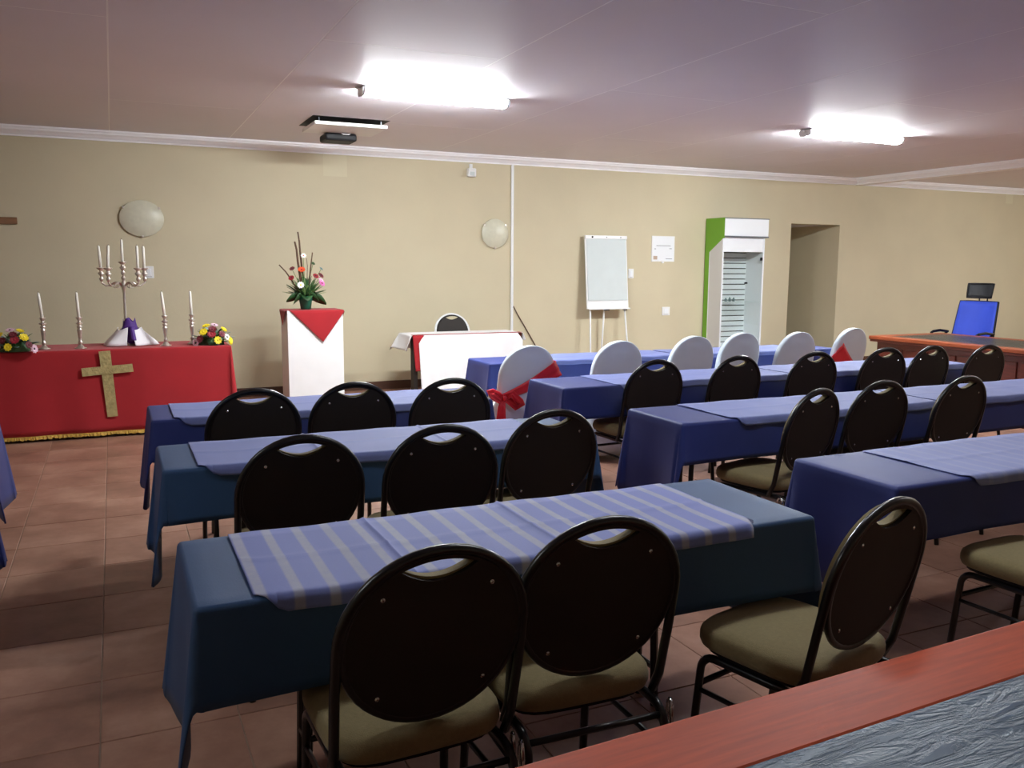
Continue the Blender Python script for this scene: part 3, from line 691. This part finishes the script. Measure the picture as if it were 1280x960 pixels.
bm = bmesh.new(); lathe(bm, [(0.013, 0.10), (0.017, 0.13), (0.013, 0.16), (0.012, 0.48), (0.018, 0.52), (0.026, 0.545), (0.018, 0.57), (0.012, 0.60)], 12); obj('stem', bm, 'silver', t, smooth=True)
def cup(cx, cy, z):
    bm = bmesh.new(); lathe(bm, [(0.006, 0), (0.016, 0.012), (0.02, 0.03), (0.01, 0.042), (0.016, 0.055), (0.03, 0.075), (0.018, 0.082), (0.014, 0.1), (0.036, 0.118), (0.038, 0.124), (0.016, 0.126)], 14, (cx, cy, z)); return obj('candle_cup', bm, 'silver', t, smooth=True)
cup(0, 0, 0.635)
bm = bmesh.new(); lathe(bm, [(0.012, 0.595), (0.02, 0.615), (0.008, 0.638)], 12); obj('finial', bm, 'silver', t, smooth=True)
cand = [(0.0, 0.0, 0.76)]
for q in (0.22, PI-0.22, PI+0.85, -0.85):
    c, s = math.cos(q), math.sin(q)
    R_ = 0.185
    pts = [(0.012*c, 0.012*s, 0.535), (0.05*c, 0.05*s, 0.575), (0.085*c, 0.085*s, 0.572), (0.115*c, 0.115*s, 0.545), (0.15*c, 0.15*s, 0.543), (R_*c, R_*s, 0.57), (R_*c, R_*s, 0.595)]
    bm = bmesh.new(); tube(bm, pts, 0.0075, 7); ar = obj('arm', bm, 'silver', t, smooth=True)
    sc = [((0.07+0.022*math.cos(k))*c, (0.07+0.022*math.cos(k))*s, 0.545+0.02*math.sin(k)) for k in lerp(0.6, 5.4, 10)]
    bm = bmesh.new(); tube(bm, sc, 0.0045, 6); obj('scroll', bm, 'silver', ar, smooth=True)
    cup(R_*c, R_*s, 0.58); cand.append((R_*c, R_*s, 0.704))
for k, (x, y, z) in enumerate(cand):
    lb = ('white taper candle at the centre top of the silver candelabra', 'candelabra candle on the wall-side arm towards the pedestal', 'candelabra candle on the wall-side arm away from the pedestal', 'candelabra candle on the room-side arm away from the pedestal', 'candelabra candle on the room-side arm towards the pedestal')[k]
    taper((CX+x, CY+y, AZ+0.003+z), 0.2, 0.0125, lb, (0, (-0.05 if k == 2 else 0.0) + (0.06 if k == 3 else 0)))
STK = [(47.5, 428, 55.5, 435), (98, 365, 101, 434), (201, 365, 207.5, 431), (237, 364, 241, 428.5)]
stick0 = None
for k, (bx, by) in enumerate(((55.5, 436.5), (101, 435.5), (207.5, 432), (241, 429.5))):
    p = at(bx, by, AZ+0.003)
    lb = ['silver candlestick beside the altar flowers away from the pedestal', 'silver candlestick on the altar above the gold cross', 'silver candlestick between the candelabra and the flowers nearest the pedestal', 'silver candlestick touching the altar flowers nearest the pedestal'][k]
    if k == 0:
        stick0 = thing('candlestick', lb, 'candlestick', p, 0, 'silver candlesticks on the altar')
        bm = bmesh.new(); lathe(bm, [(0.048, 0), (0.048, 0.006), (0.03, 0.012), (0.02, 0.028), (0.012, 0.035)], 18); obj('base', bm, 'silver', stick0, smooth=True)
        bm = bmesh.new(); lathe(bm, [(0.012, 0.035), (0.021, 0.055), (0.011, 0.066), (0.014, 0.09), (0.021, 0.16), (0.022, 0.17), (0.012, 0.176), (0.023, 0.19), (0.023, 0.196), (0.011, 0.206), (0.03, 0.222), (0.03, 0.226), (0.012, 0.232), (0.014, 0.252), (0.026, 0.27), (0.026, 0.275), (0.013, 0.276)], 16); obj('stem', bm, 'silver', stick0, smooth=True)
    else: dup(stick0, p, 0, lb, 'silver candlesticks on the altar')
    taper((p.x, p.y, p.z+0.268), 0.225, 0.0125, 'white taper candle in the '+lb[7:], (0, (-0.085, -0.04, -0.08, -0.02)[k]))
# satin wrapped round the candelabra foot
def swag(name, m, q0, q1, r0, r1, h0, label, nf, dz=0.004, seed=0, sy=0.62):
    bm = bmesh.new()
    def f(u, v):
        q = q0+(q1-q0)*u; fold = 1+0.10*math.sin(q*nf+seed)*v
        r = (r0+(r1-r0)*v**1.5)*fold; z = h0*(1-v)**0.75*(1+0.08*math.sin(q*nf*0.7+seed)) + dz
        return Vector((r*math.cos(q), sy*r*math.sin(q), max(z, dz)))
    gridmesh(bm, lerp(0, 1, 70), lerp(0, 1, 12), f); o = obj(name, bm, m, smooth=True, solid=0.003); o.location = (CX+0.03, CY, AZ+0.003)
    return tag(o, label, 'cloth')
swag('satin_scarf', 'white_satin', -PI*1.12, -PI/2-0.16, 0.10, 0.225, 0.15, 'white satin scarf end falling from the candelabra foot, away from the pedestal', 5, 0.005, 1.0)
swag('satin_scarf', 'white_satin', -PI/2+0.16, PI*0.10, 0.10, 0.225, 0.15, 'white satin scarf end falling from the candelabra foot, towards the pedestal', 5, 0.005, 2.4)
swag('satin_scarf', 'white_satin', 0.12*PI, PI*0.86, 0.085, 0.19, 0.15, 'white satin scarf end behind the candelabra stem', 5, 0.005, 0.4)
swag('purple_cloth', 'purple_cloth', -PI, PI, 0.05, 0.09, 0.215, 'purple cloth wrapped round the candelabra stem above the white satin', 5, 0.02, 2.0)
bm = bmesh.new()
gridmesh(bm, lerp(-1, 1, 6), lerp(0, 1, 8), lambda u, v: Vector((0.045+0.020*u+0.014*v, -0.052-0.075*v-0.006*math.cos(u*3), 0.17-0.12*v)))
o = obj('purple_strip', bm, 'purple_cloth', smooth=True, solid=0.004); o.location = (CX, CY, AZ+0.006); tag(o, 'purple strip hanging over the white satin in front of the candelabra', 'cloth')

# ------------------------------------------------------------------ flowers
def flower(parent, loc, nrm, r, m, cm='fl_dark', petals=9, cup_=0.35, name='flower'):
    nrm = Vector(nrm).normalized(); R3 = nrm.to_track_quat('Z', 'Y').to_matrix()
    bm = bmesh.new()
    for layer in range(2):
        for k in range(petals):
            q = 2*PI*(k+0.5*layer)/petals; d = Vector((math.cos(q), math.sin(q), 0)); s = Vector((-math.sin(q), math.cos(q), 0)); w_ = r*1.25*math.sin(PI/petals)
            rr = r*(1-0.22*layer); h = 0.15*layer*r
            V = [d*rr*0.2+Vector((0, 0, h)), d*rr*0.6+s*w_+Vector((0, 0, h+cup_*rr*0.35)), d*rr+Vector((0, 0, h+cup_*rr*0.45)), d*rr*0.6-s*w_+Vector((0, 0, h+cup_*rr*0.35))]
            bm.faces.new([bm.verts.new(R3 @ v + Vector(loc)) for v in V])
    o = obj(name, bm, m, parent, solid=0.0015)
    bm = bmesh.new(); bmesh.ops.create_uvsphere(bm, u_segments=8, v_segments=5, radius=r*0.28)
    for v in bm.verts: v.co = R3 @ Vector((v.co.x, v.co.y, v.co.z*0.6+r*0.15)) + Vector(loc)
    obj('flower_centre', bm, cm, o, smooth=True)
    return o
def leafm(parent, base, tip, w_, m, droop=0.02, name='leaf', roll=0.0):
    base, tip = Vector(base), Vector(tip); d = tip-base; s = d.cross(Vector((0, 0, 1))); s = s.normalized() if s.length > 1e-5 else Vector((1, 0, 0))
    if roll: s = Matrix.Rotation(roll, 3, d.normalized()) @ s
    up = s.cross(d).normalized(); bm = bmesh.new(); rows_ = []
    for i in range(7):
        f = i/6; wd = w_*math.sin(PI*min(0.97, f*0.9+0.06))**0.8; c = base+d*f+Vector((0, 0, -droop*f*f*3))
        rows_.append([bm.verts.new(c-s*wd+up*wd*0.25), bm.verts.new(c), bm.verts.new(c+s*wd+up*wd*0.25)])
    for A, B in zip(rows_, rows_[1:]):
        for j in range(2): bm.faces.new((A[j], A[j+1], B[j+1], B[j]))
    return obj(name, bm, m, parent, smooth=True, solid=0.0015)
def mound(px, py, label, seed):
    p = at(px, py, AZ+0.006); p.y = min(p.y+0.06, 8.8); rnd = random.Random(seed)
    t = thing('flower_mound', label, 'flowers', p, 0, 'low flower mounds on the altar'); t.scale = (1.1, 1.0, 1.15)
    bm = bmesh.new(); bmesh.ops.create_icosphere(bm, subdivisions=3, radius=0.12)
    for v in bm.verts:
        v.co.z = max(0, v.co.z*1.15); v.co.x *= 0.95; v.co.y *= 0.7; v.co *= 1-0.25*rnd.random()
    obj('foliage_core', bm, 'leaf', t)
    for k in range(54):
        q = rnd.uniform(0, 2*PI); e = rnd.uniform(0.15, 1.3); d = Vector((math.cos(q)*math.cos(e)*1.15, math.sin(q)*math.cos(e)*0.85, math.sin(e)))
        leafm(t, d*0.08, d*rnd.uniform(0.14, 0.18)+Vector((0, 0, 0.012)), 0.017, rnd.choice(['leaf', 'leaf_blue', 'leaf_light']), 0.008)
    spots = [(-0.07, 0.105, 'fl_yellow'), (0.02, 0.155, 'fl_pale'), (0.09, 0.12, 'fl_yellow'), (-0.01, 0.09, 'fl_red'), (0.035, 0.04, 'fl_yellow'), (-0.1, 0.05, 'fl_maroon'), (0.11, 0.06, 'fl_white'), (-0.045, 0.15, 'fl_yellow'), (-0.13, 0.02, 'fl_pale'), (0.07, 0.085, 'fl_maroon'), (0.0, 0.125, 'fl_maroon'), (0.135, 0.03, 'fl_yellow')]
    for x, z, m in spots:
        x *= (1 if seed % 2 else -1)
        y = -math.sqrt(max(0.0004, 0.0135-(x*0.75)**2-(z*0.72)**2))*0.8
        nrm = Vector((x*1.0, y*1.8-0.02, z*1.0+0.01)); flower(t, (x*1.02, y*1.15-0.02, z), nrm, rnd.uniform(0.03, 0.038), m, 'fl_dark' if m in ('fl_pale', 'fl_white') else m)
    return t
mound(18, 440, 'mixed flower mound on the altar beside the candlestick away from the pedestal', 4)
mound(266, 431, 'mixed flower mound on the altar corner nearest the white pedestal', 7)

# ------------------------------------------------------------------ pedestal, cloth and arrangement
PX0, PX1, PY0, PY1, PZ = 1.605, 2.18, 9.0, 9.38, 1.055
t = thing('pedestal', 'tall plain white display pedestal between the altar and the white-clothed table', 'pedestal', ((PX0+PX1)/2, (PY0+PY1)/2, 0))
a, b = (PX1-PX0)/2, (PY1-PY0)/2
boxo('column', 'white_paint', (-a, a, -b, b, 0.03, PZ-0.003), t, 0.003)
boxo('plinth', 'white_paint', (-a+0.02, a-0.02, -b+0.02, b-0.02, 0, 0.03), t)
bm = bmesh.new(); Au, Bv = 0.46, 0.53
def pf(s_, t_):
    u, v = (s_-t_)*Au/2+0.0, (s_+t_)*Bv/2
    u += 0.07*max(0, -v)/Bv      # the front corner hangs a little off centre
    p = drape_pt(u, v, a+0.002, b+0.002, 0.015, 0.03, 0.0, 0); return p
gridmesh(bm, lerp(-1, 1, 48), lerp(-1, 1, 48), pf)
o = obj('pedestal_cloth', bm, 'red_cloth', smooth=True, solid=0.003); o.location = ((PX0+PX1)/2, (PY0+PY1)/2, PZ)
tag(o, 'red cloth laid cornerwise over the white pedestal', 'cloth')
t = thing('flower_arrangement', 'tall flower arrangement with twigs in a green pot on the pedestal', 'flowers', (1.83, 9.17, PZ+0.003))
bm = bmesh.new(); lathe(bm, [(0.052, 0), (0.068, 0.10), (0.074, 0.135), (0.066, 0.135), (0.06, 0.11)], 20); obj('pot', bm, 'green_pot', t, smooth=True)
rnd = random.Random(11)
for x, z, y in ((-0.20, 0.125, -0.03), (-0.14, 0.10, -0.09), (0.19, 0.11, -0.04), (0.12, 0.12, -0.10), (0.0, 0.13, -0.12), (0.15, 0.13, 0.08), (-0.15, 0.14, 0.08), (0.21, 0.09, -0.01)):
    leafm(t, (x*0.15, y*0.2, 0.14), (x*1.02, y, z+0.02), 0.06, 'leaf', 0.02, 'leaf', (0.95 if x < 0 else -0.95) if abs(x) > 0.05 else 0.0)
for k in range(110):
    q = rnd.uniform(0, 2*PI); e = rnd.uniform(0.35, 1.45); d = Vector((math.cos(q)*math.cos(e), math.sin(q)*math.cos(e)*0.7, math.sin(e))); L_ = rnd.uniform(0.16, 0.27)
    leafm(t, (d.x*0.03, d.y*0.03, 0.12), Vector((0, 0, 0.12))+d*L_, rnd.uniform(0.012, 0.024), rnd.choice(['leaf', 'leaf', 'leaf_light']), 0.01)
def stem(pts, r, m='twig', name='twig'):
    bm = bmesh.new(); tube(bm, [Vector(p)+Vector((rnd.uniform(-.003, .003), 0, 0)) for p in pts], [r*(1-0.45*i/len(pts)) for i in range(len(pts))], 6); return obj(name, bm, m, t, smooth=True)
stem([(-0.02, 0, 0.13), (-0.055, 0, 0.4), (-0.07, 0, 0.5), (-0.08, 0, 0.62), (-0.095, 0, 0.70)], 0.014)
stem([(0.0, 0.02, 0.13), (-0.03, 0.02, 0.5), (-0.04, 0.02, 0.6), (-0.045, 0.02, 0.7), (-0.06, 0.02, 0.80)], 0.012)
stem([(0.02, 0, 0.13), (0.055, 0, 0.36), (0.065, 0, 0.45), (0.085, 0, 0.59)], 0.009)
stem([(-0.04, -0.02, 0.13), (-0.16, -0.02, 0.33), (-0.2, -0.02, 0.39), (-0.265, -0.02, 0.46)], 0.009)
stem([(0.01, 0, 0.13), (0.03, 0, 0.45), (0.022, 0, 0.53)], 0.004)
for x, z, y, r, m, cm in ((-0.07, 0.255, -0.12, 0.038, 'fl_white', 'fl_yellow'), (-0.04, 0.41, -0.03, 0.042, 'fl_orange', 'fl_red'), (-0.15, 0.325, -0.05, 0.034, 'fl_red', 'fl_dark'), (-0.13, 0.42, 0.0, 0.032, 'fl_maroon', 'fl_dark'), (0.1, 0.345, -0.05, 0.036, 'fl_red', 'fl_dark'), (0.155, 0.27, -0.08, 0.04, 'fl_pink', 'fl_red'), (0.16, 0.35, -0.02, 0.036, 'fl_maroon', 'fl_dark'), (0.085, 0.475, 0.0, 0.026, 'leaf', 'leaf'), (0.17, 0.42, 0.0, 0.024, 'leaf_blue', 'leaf'), (-0.01, 0.555, 0.0, 0.03, 'fl_white', 'fl_orange'), (0.15, 0.3, -0.06, 0.034, 'fl_pale', 'fl_pink')):
    stem([(0, 0, 0.12), (x*0.6, y*0.5, 0.12+(z-0.12)*0.6), (x, y+0.005, z-0.004)], 0.004, 'leaf_light', 'flower_stem')
    flower(t, (x, y, z), (x*0.8, -0.12+y, 0.16 if m != 'fl_white' else 0.05), r, m, cm, 10)

# ------------------------------------------------------------------ white-clothed table by the wall
WX0, WX1, WY0, WY1 = 2.99, 4.33, 9.14, 9.60
t = thing('side_table', 'table with dark panel legs under the white cloth by the wall', 'table', ((WX0+WX1)/2, (WY0+WY1)/2, 0))
a, b = (WX1-WX0)/2-0.006, (WY1-WY0)/2-0.006
boxo('tabletop', 'desk_wood_dark', (-a, a, -b, b, TOPZ-0.035, TOPZ-0.004), t)
for s in (-1, 1): boxo('leg', 'dark_panel', (s*(a-0.03)-0.022, s*(a-0.03)+0.022, -b+0.01, -b+0.12, 0, TOPZ-0.036), t)
o = cloth('white_tablecloth', WX0, WX1, WY0, WY1, TOPZ, (0.19, 0.10, 0.0, 0.2), 'white_cloth', f0=0.05, f1=0.35, wob=0.06, seed=1.0, nt=(30, 10), nh=8)
tag(o, 'white cloth with a loose drooping corner on top of the table by the wall', 'tablecloth')
bm = bmesh.new()
def rf(u, v):       # red runner: lies along the front edge, its end turned down at the corner
    x = -a-0.008+u*(2*a+0.006); s = v*0.075
    return Vector((x, -b+0.058-s, 0.0045+0.001*math.sin(x*20)))
gridmesh(bm, lerp(0, 1, 40), lerp(0, 1, 4), rf)
gridmesh(bm, lerp(0, 1, 6), lerp(0, 1, 12), lambda u, v: Vector((-a-0.012+u*0.125*(1-0.35*v)+0.03*v, -b-0.0185-0.004*math.sin(u*7)-0.01*v, 0.0045-0.002-0.40*v)))
o = obj('red_runner', bm, 'red_cloth', smooth=True, solid=0.003); o.location = ((WX0+WX1)/2, (WY0+WY1)/2, TOPZ); tag(o, 'narrow red runner along the front edge of the white-clothed table', 'table runner')
bm = bmesh.new()
def sk(u, v):
    x = -a+0.055+u*(2*a-0.05)+0.03*(v-0.06)*(1 if u < 0.5 else -0.2); cut = 0.07*max(0, 1-v*9)
    x = x+cut*(1-2*u)*(1 if (u < 0.08 or u > 0.92) else 0)
    return Vector((x, -b-0.028-0.02*v-0.010*math.sin(u*23)*v-0.006*math.sin(u*51+1)*v, 0.002-0.71*v))
gridmesh(bm, lerp(0, 1, 60), lerp(0, 1, 16), sk)
o = obj('table_skirt', bm, 'white_cloth', smooth=True, solid=0.003); o.location = ((WX0+WX1)/2, (WY0+WY1)/2, TOPZ); tag(o, 'white cloth hanging to the floor on the front of the table by the wall', 'tablecloth')
wc = thing('banquet_chair', 'white-rimmed round-backed chair behind the white-clothed table', 'chair', (3.715, 9.90, 0), PI, None)
for ch in chair0.children:
    c = ch.copy(); C.objects.link(c); c.parent = wc
    if ch.name.startswith(('back_hoop', 'leg_frame', 'back_rim', 'side_str', 'cross_str')):
        c.data = ch.data.copy(); c.data.materials[0] = MATS['white_paint']
    if ch.name.startswith('back_pad'):
        c.data = ch.data.copy(); c.data.materials[0] = MATS['dark_panel']
    for g in ch.children: d = g.copy(); C.objects.link(d); d.parent = c
wc.location = (3.715, 9.84, 0); wc.scale = (1, 1, 1.015)

# ------------------------------------------------------------------ wall fittings
def wall_lamp(x, z, rx, rz_, label):
    t = thing('wall_lamp', label, 'wall lamp', (x, YW, z), 0, 'round glass wall lamps')
    bm = bmesh.new(); lathe(bm, [(0.12, 0), (0.12, 0.018), (0.1, 0.02)], 20); bmesh.ops.rotate(bm, verts=bm.verts[:], matrix=Matrix.Rotation(PI/2, 3, 'X')); obj('backplate', bm, 'white_plastic', t)
    bm = bmesh.new(); n = 28; prf = [(1.0, 0.02), (1.0, 0.026), (0.96, 0.03), (0.85, 0.042), (0.6, 0.058), (0.3, 0.066), (0.02, 0.068)]
    rings = [[bm.verts.new((f*rx*math.cos(2*PI*k/n), -d, f*rz_*math.sin(2*PI*k/n))) for k in range(n)] for f, d in prf]
    for A, B in zip(rings, rings[1:]):
        for k in range(n): bm.faces.new((A[k], A[(k+1) % n], B[(k+1) % n], B[k]))
    bm.faces.new(rings[-1]); bm.faces.new(rings[0][::-1]); obj('glass_dish', bm, 'lamp_glass', t, smooth=True)
    for q in (-PI/2, PI*0.2, PI*0.8):
        c, s = math.cos(q)*rx, math.sin(q)*rz_
        boxo('clip', 'silver', (c*0.98-0.012, c*0.98+0.012, -0.042, -0.012, s*0.98-0.012, s*0.98+0.012), t, 0.003)
    return t
wall_lamp(0.32, 2.005, 0.225, 0.195, 'round frosted glass wall lamp above the altar candelabra')
wall_lamp(4.475, 1.93, 0.185, 0.185, 'round frosted glass wall lamp beside the white conduit')
bm = bmesh.new(); box(bm, 4.705, 4.74, YW-0.022, YW-0.001, 0.0, ZC-0.10)
o = obj('conduit', bm, 'white_plastic', bevel=0.003); tag(o, 'white vertical cable conduit running down the beige wall', 'conduit')
bm = bmesh.new(); tube(bm, [(4.745, YW-0.012, 1.0), (4.80, YW-0.012, 0.90), (4.93, YW-0.012, 0.70), (5.08, YW-0.012, 0.46), (5.3, YW-0.02, 0.05), (5.5, YW-0.04, 0.008)], 0.007, 6)
o = obj('cable', bm, 'skirting', smooth=True); tag(o, 'thin brown cable trailing from the white conduit down the wall', 'cable')
t = thing('wall_sensor', 'small white motion sensor on a bracket under the cornice', 'sensor', (4.145, YW, 2.68))
boxo('bracket', 'white_plastic', (-0.02, 0.02, -0.03, 0, 0.03, 0.10), t, 0.003); boxo('housing', 'white_plastic', (-0.055, 0.055, -0.075, -0.005, -0.06, 0.045), t, 0.012)
boxo('lens', 'paper', (-0.03, 0.03, -0.08, -0.074, -0.045, 0.0), t, 0.004)
def switch(x, z, wd, hg, label, cat, sock):
    t = thing('wall_'+cat.split()[-1], label, cat, (x, YW, z))
    boxo('plate', 'white_plastic', (-wd/2, wd/2, -0.011, 0, -hg/2, hg/2), t, 0.003)
    boxo('rocker' , 'paper_white', (-wd*0.22, wd*0.22, -0.016, -0.010, -hg*0.25, hg*0.28), t, 0.002)
    boxo('screw_slot', 'ink', (-wd*0.3, wd*0.3, -0.0125, -0.0105, -hg*0.39, -hg*0.36), t)
switch(7.14, 0.895, 0.13, 0.12, 'white wall socket plate below the framed notice', 'wall socket', True)
switch(6.54, 1.425, 0.085, 0.13, 'white wall switch half behind the flip chart', 'wall switch', False)
switch(0.365, 1.43, 0.10, 0.13, 'white wall switch behind the candelabra', 'wall switch', False)
t = thing('framed_notice', 'white printed notice in a thin frame on the wall beside the flip chart', 'notice', (7.06, YW, 1.77), 0)
boxo('frame', 'white_plastic', (-0.19, 0.19, -0.016, 0, -0.178, 0.178), t, 0.003)
boxo('sheet', 'paper_white', (-0.175, 0.175, -0.018, -0.0155, -0.165, 0.165), t)
boxo('printed_line', 'ink', (-0.12, 0.12, -0.0192, -0.0178, 0.040, 0.046), t)
boxo('printed_line', 'ink', (-0.15, -0.125, -0.0192, -0.0178, -0.005, 0.002), t); boxo('printed_line', 'ink', (0.1, 0.14, -0.0192, -0.0178, 0.0, 0.006), t)
boxo('printed_line', 'ink', (0.04, 0.15, -0.0192, -0.0178, -0.142, -0.136), t)
boxo('printed_square', 'tan_print', (-0.165, -0.10, -0.0192, -0.0178, -0.15, -0.10), t)
boxo('hook', 'white_plastic', (-0.015, 0.02, -0.012, 0, -0.20, -0.176), t)
# wooden cross at the end of the wall
t = thing('wall_cross', 'wooden wall cross on the beige wall beyond the altar flowers', 'cross', (-1.13, YW, 1.95))
boxo('upright', 'wood_cross', (-0.045, 0.045, -0.03, 0, -0.55, 0.30), t, 0.004); boxo('crossbar', 'wood_cross', (-0.275, 0.275, -0.034, -0.002, -0.035, 0.035), t, 0.004)

# ------------------------------------------------------------------ flip chart
t = thing('flip_chart', 'white flip chart easel with blank pad against the beige wall', 'flip chart', (6.08, 10.12, 0), 0)
def lean(z): return 0.10*(z-0.95)/1.0
bm = bmesh.new(); prism(bm, [(lean(0.95), 0.95), (lean(1.93), 1.93), (lean(1.93)+0.022, 1.93), (lean(0.95)+0.022, 0.95)], 'x', -0.325, 0.325); obj('board', bm, 'white_plastic', t, bevel=0.004)
bm = bmesh.new(); prism(bm, [(lean(1.06)-0.010, 1.065), (lean(1.89)-0.008, 1.89), (lean(1.89), 1.89), (lean(1.06), 1.065)], 'x', -0.305, 0.308); obj('paper_pad', bm, 'paper', t)
bm = bmesh.new(); prism(bm, [(lean(1.89)-0.02, 1.888), (lean(1.93)-0.018, 1.932), (lean(1.93)+0.004, 1.932), (lean(1.89)+0.004, 1.888)], 'x', -0.325, 0.325); cl = obj('clamp_bar', bm, 'white_plastic', t, bevel=0.003)
for x in (-0.22, 0.0, 0.22):
    bm = bmesh.new(); tube(bm, [(x, lean(1.91)-0.03, 1.91), (x, lean(1.91)-0.015, 1.91)], 0.012 if x < -0.1 else 0.006, 8); obj('clamp_knob', bm, 'black_plastic' if x < -0.1 else 'grey_metal', cl)
boxo('pen_tray', 'white_plastic', (-0.325, 0.325, lean(0.95)-0.05, lean(0.95)+0.002, 0.945, 0.962), t, 0.003)
for x0_, x1_, y0_, y1_ in ((-0.27, -0.31, -0.02, -0.10), (0.27, 0.31, -0.02, -0.10), (-0.02, -0.04, 0.03, 0.12)):
    bm = bmesh.new(); tube(bm, [(x0_, y0_+0.035, 0.97), (x1_, y1_, 0.002)], 0.012, 8); obj('leg', bm, 'white_plastic', t, smooth=True)
boxo('leg_bracket', 'black_plastic', (-0.05, 0.02, -0.01, 0.03, 0.93, 0.95), t); boxo('leg_bracket', 'black_plastic', (0.25, 0.3, -0.01, 0.03, 0.93, 0.95), t)

# ------------------------------------------------------------------ display cabinet
KX0, KX1, KY0, KY1, KH = 7.785, 8.56, 9.86, 10.28, 2.205
t = thing('display_cabinet', 'tall white glass-fronted display cabinet with a lime green side panel by the doorway', 'cabinet', (KX0, KY0, 0))
Wk, Dk = KX1-KX0, KY1-KY0
bm = bmesh.new(); prism(bm, [(Dk, 0.0), (Dk-0.10, 0.0), (Dk-0.10, 1.735), (0.02, 1.925), (0.0, 1.935), (0.0, KH), (Dk, KH)], 'x', -0.006, 0.012); obj('green_side_panel', bm, 'lime', t)
bm = bmesh.new(); prism(bm, [(Dk-0.10, 0.0), (0.035, 0.0), (0.035, 1.915), (Dk-0.10, 1.735)], 'x', -0.004, 0.014); obj('side_panel', bm, 'cabinet_grey', t)
boxo('edge_strip', 'cabinet_white', (-0.007, 0.012, Dk-0.108, Dk-0.098, 0.0, 1.735), t)
boxo('side_panel', 'cabinet_white', (Wk-0.055, Wk-0.04, 0.035, Dk, 0.0, 1.92), t)
boxo('base', 'cabinet_white', (0.014, Wk-0.055, 0.04, Dk, 0.0, 0.35), t)
hd = boxo('header', 'cabinet_white', (0.012, Wk, 0.0, Dk, 1.955, KH-0.012), t, 0.004)
boxo('trim_strip', 'grey_metal', (0.0, Wk+0.004, -0.006, Dk, KH-0.012, KH), hd); boxo('trim_strip', 'grey_metal', (0.0, Wk+0.004, -0.006, Dk, 1.935, 1.955), hd); boxo('trim_strip', 'cabinet_white', (-0.004, 0.02, -0.008, 0.0, 1.955, KH-0.012), hd)
boxo('front_rail', 'cabinet_white', (0.014, Wk-0.055, 0.035, 0.055, 1.735, 1.935), t)
boxo('front_stile', 'cabinet_white', (0.0, 0.018, 0.028, 0.045, 0.0, 1.93), t); boxo('front_stile', 'cabinet_white', (Wk-0.06, Wk-0.036, 0.028, 0.045, 0.0, 1.93), t)
boxo('back_board', 'slat_gap', (0.014, Wk-0.055, Dk-0.02, Dk-0.008, 0.35, 1.93), t)
nsl = 18
bm = bmesh.new(); box(bm, 0.016, Wk-0.057, Dk-0.034, Dk-0.021, 0.0, 0.062); sl0 = obj('slat', bm, 'slat_white', t)
sl0.location = (0, 0, 0.36)
for k in range(1, nsl+1):
    o = sl0.copy(); C.objects.link(o); o.parent = t; o.location = (0, 0, 0.36+k*0.0765)
boxo('glass_door', 'glass', (0.02, Wk-0.06, 0.036, 0.042, 0.35, 1.735), t)
boxo('glass_shelf', 'glass', (0.02, Wk-0.062, 0.06, Dk-0.04, 1.02, 1.028), t)
boxo('door_lock', 'black_plastic', (Wk*0.52, Wk*0.52+0.05, 0.02, 0.036, 1.285, 1.31), t, 0.005); boxo('hinge', 'black_plastic', (Wk-0.105, Wk-0.065, 0.022, 0.036, 1.615, 1.66), t, 0.004)
for k, (x, hh) in enumerate(((0.14, 0.07), (0.26, 0.05), (0.33, 0.06), (0.4, 0.055))):
    bm = bmesh.new(); lathe(bm, [(0.018, 0), (0.02, hh*0.6), (0.009, hh*0.75), (0.01, hh)], 10); o = obj('small_bottle', bm, 'leaf_blue', smooth=True); o.location = (KX0+x, KY0+0.25, 1.029); tag(o, 'small grey-green bottle on the glass shelf of the display cabinet', 'bottle', 'bottles in the display cabinet')
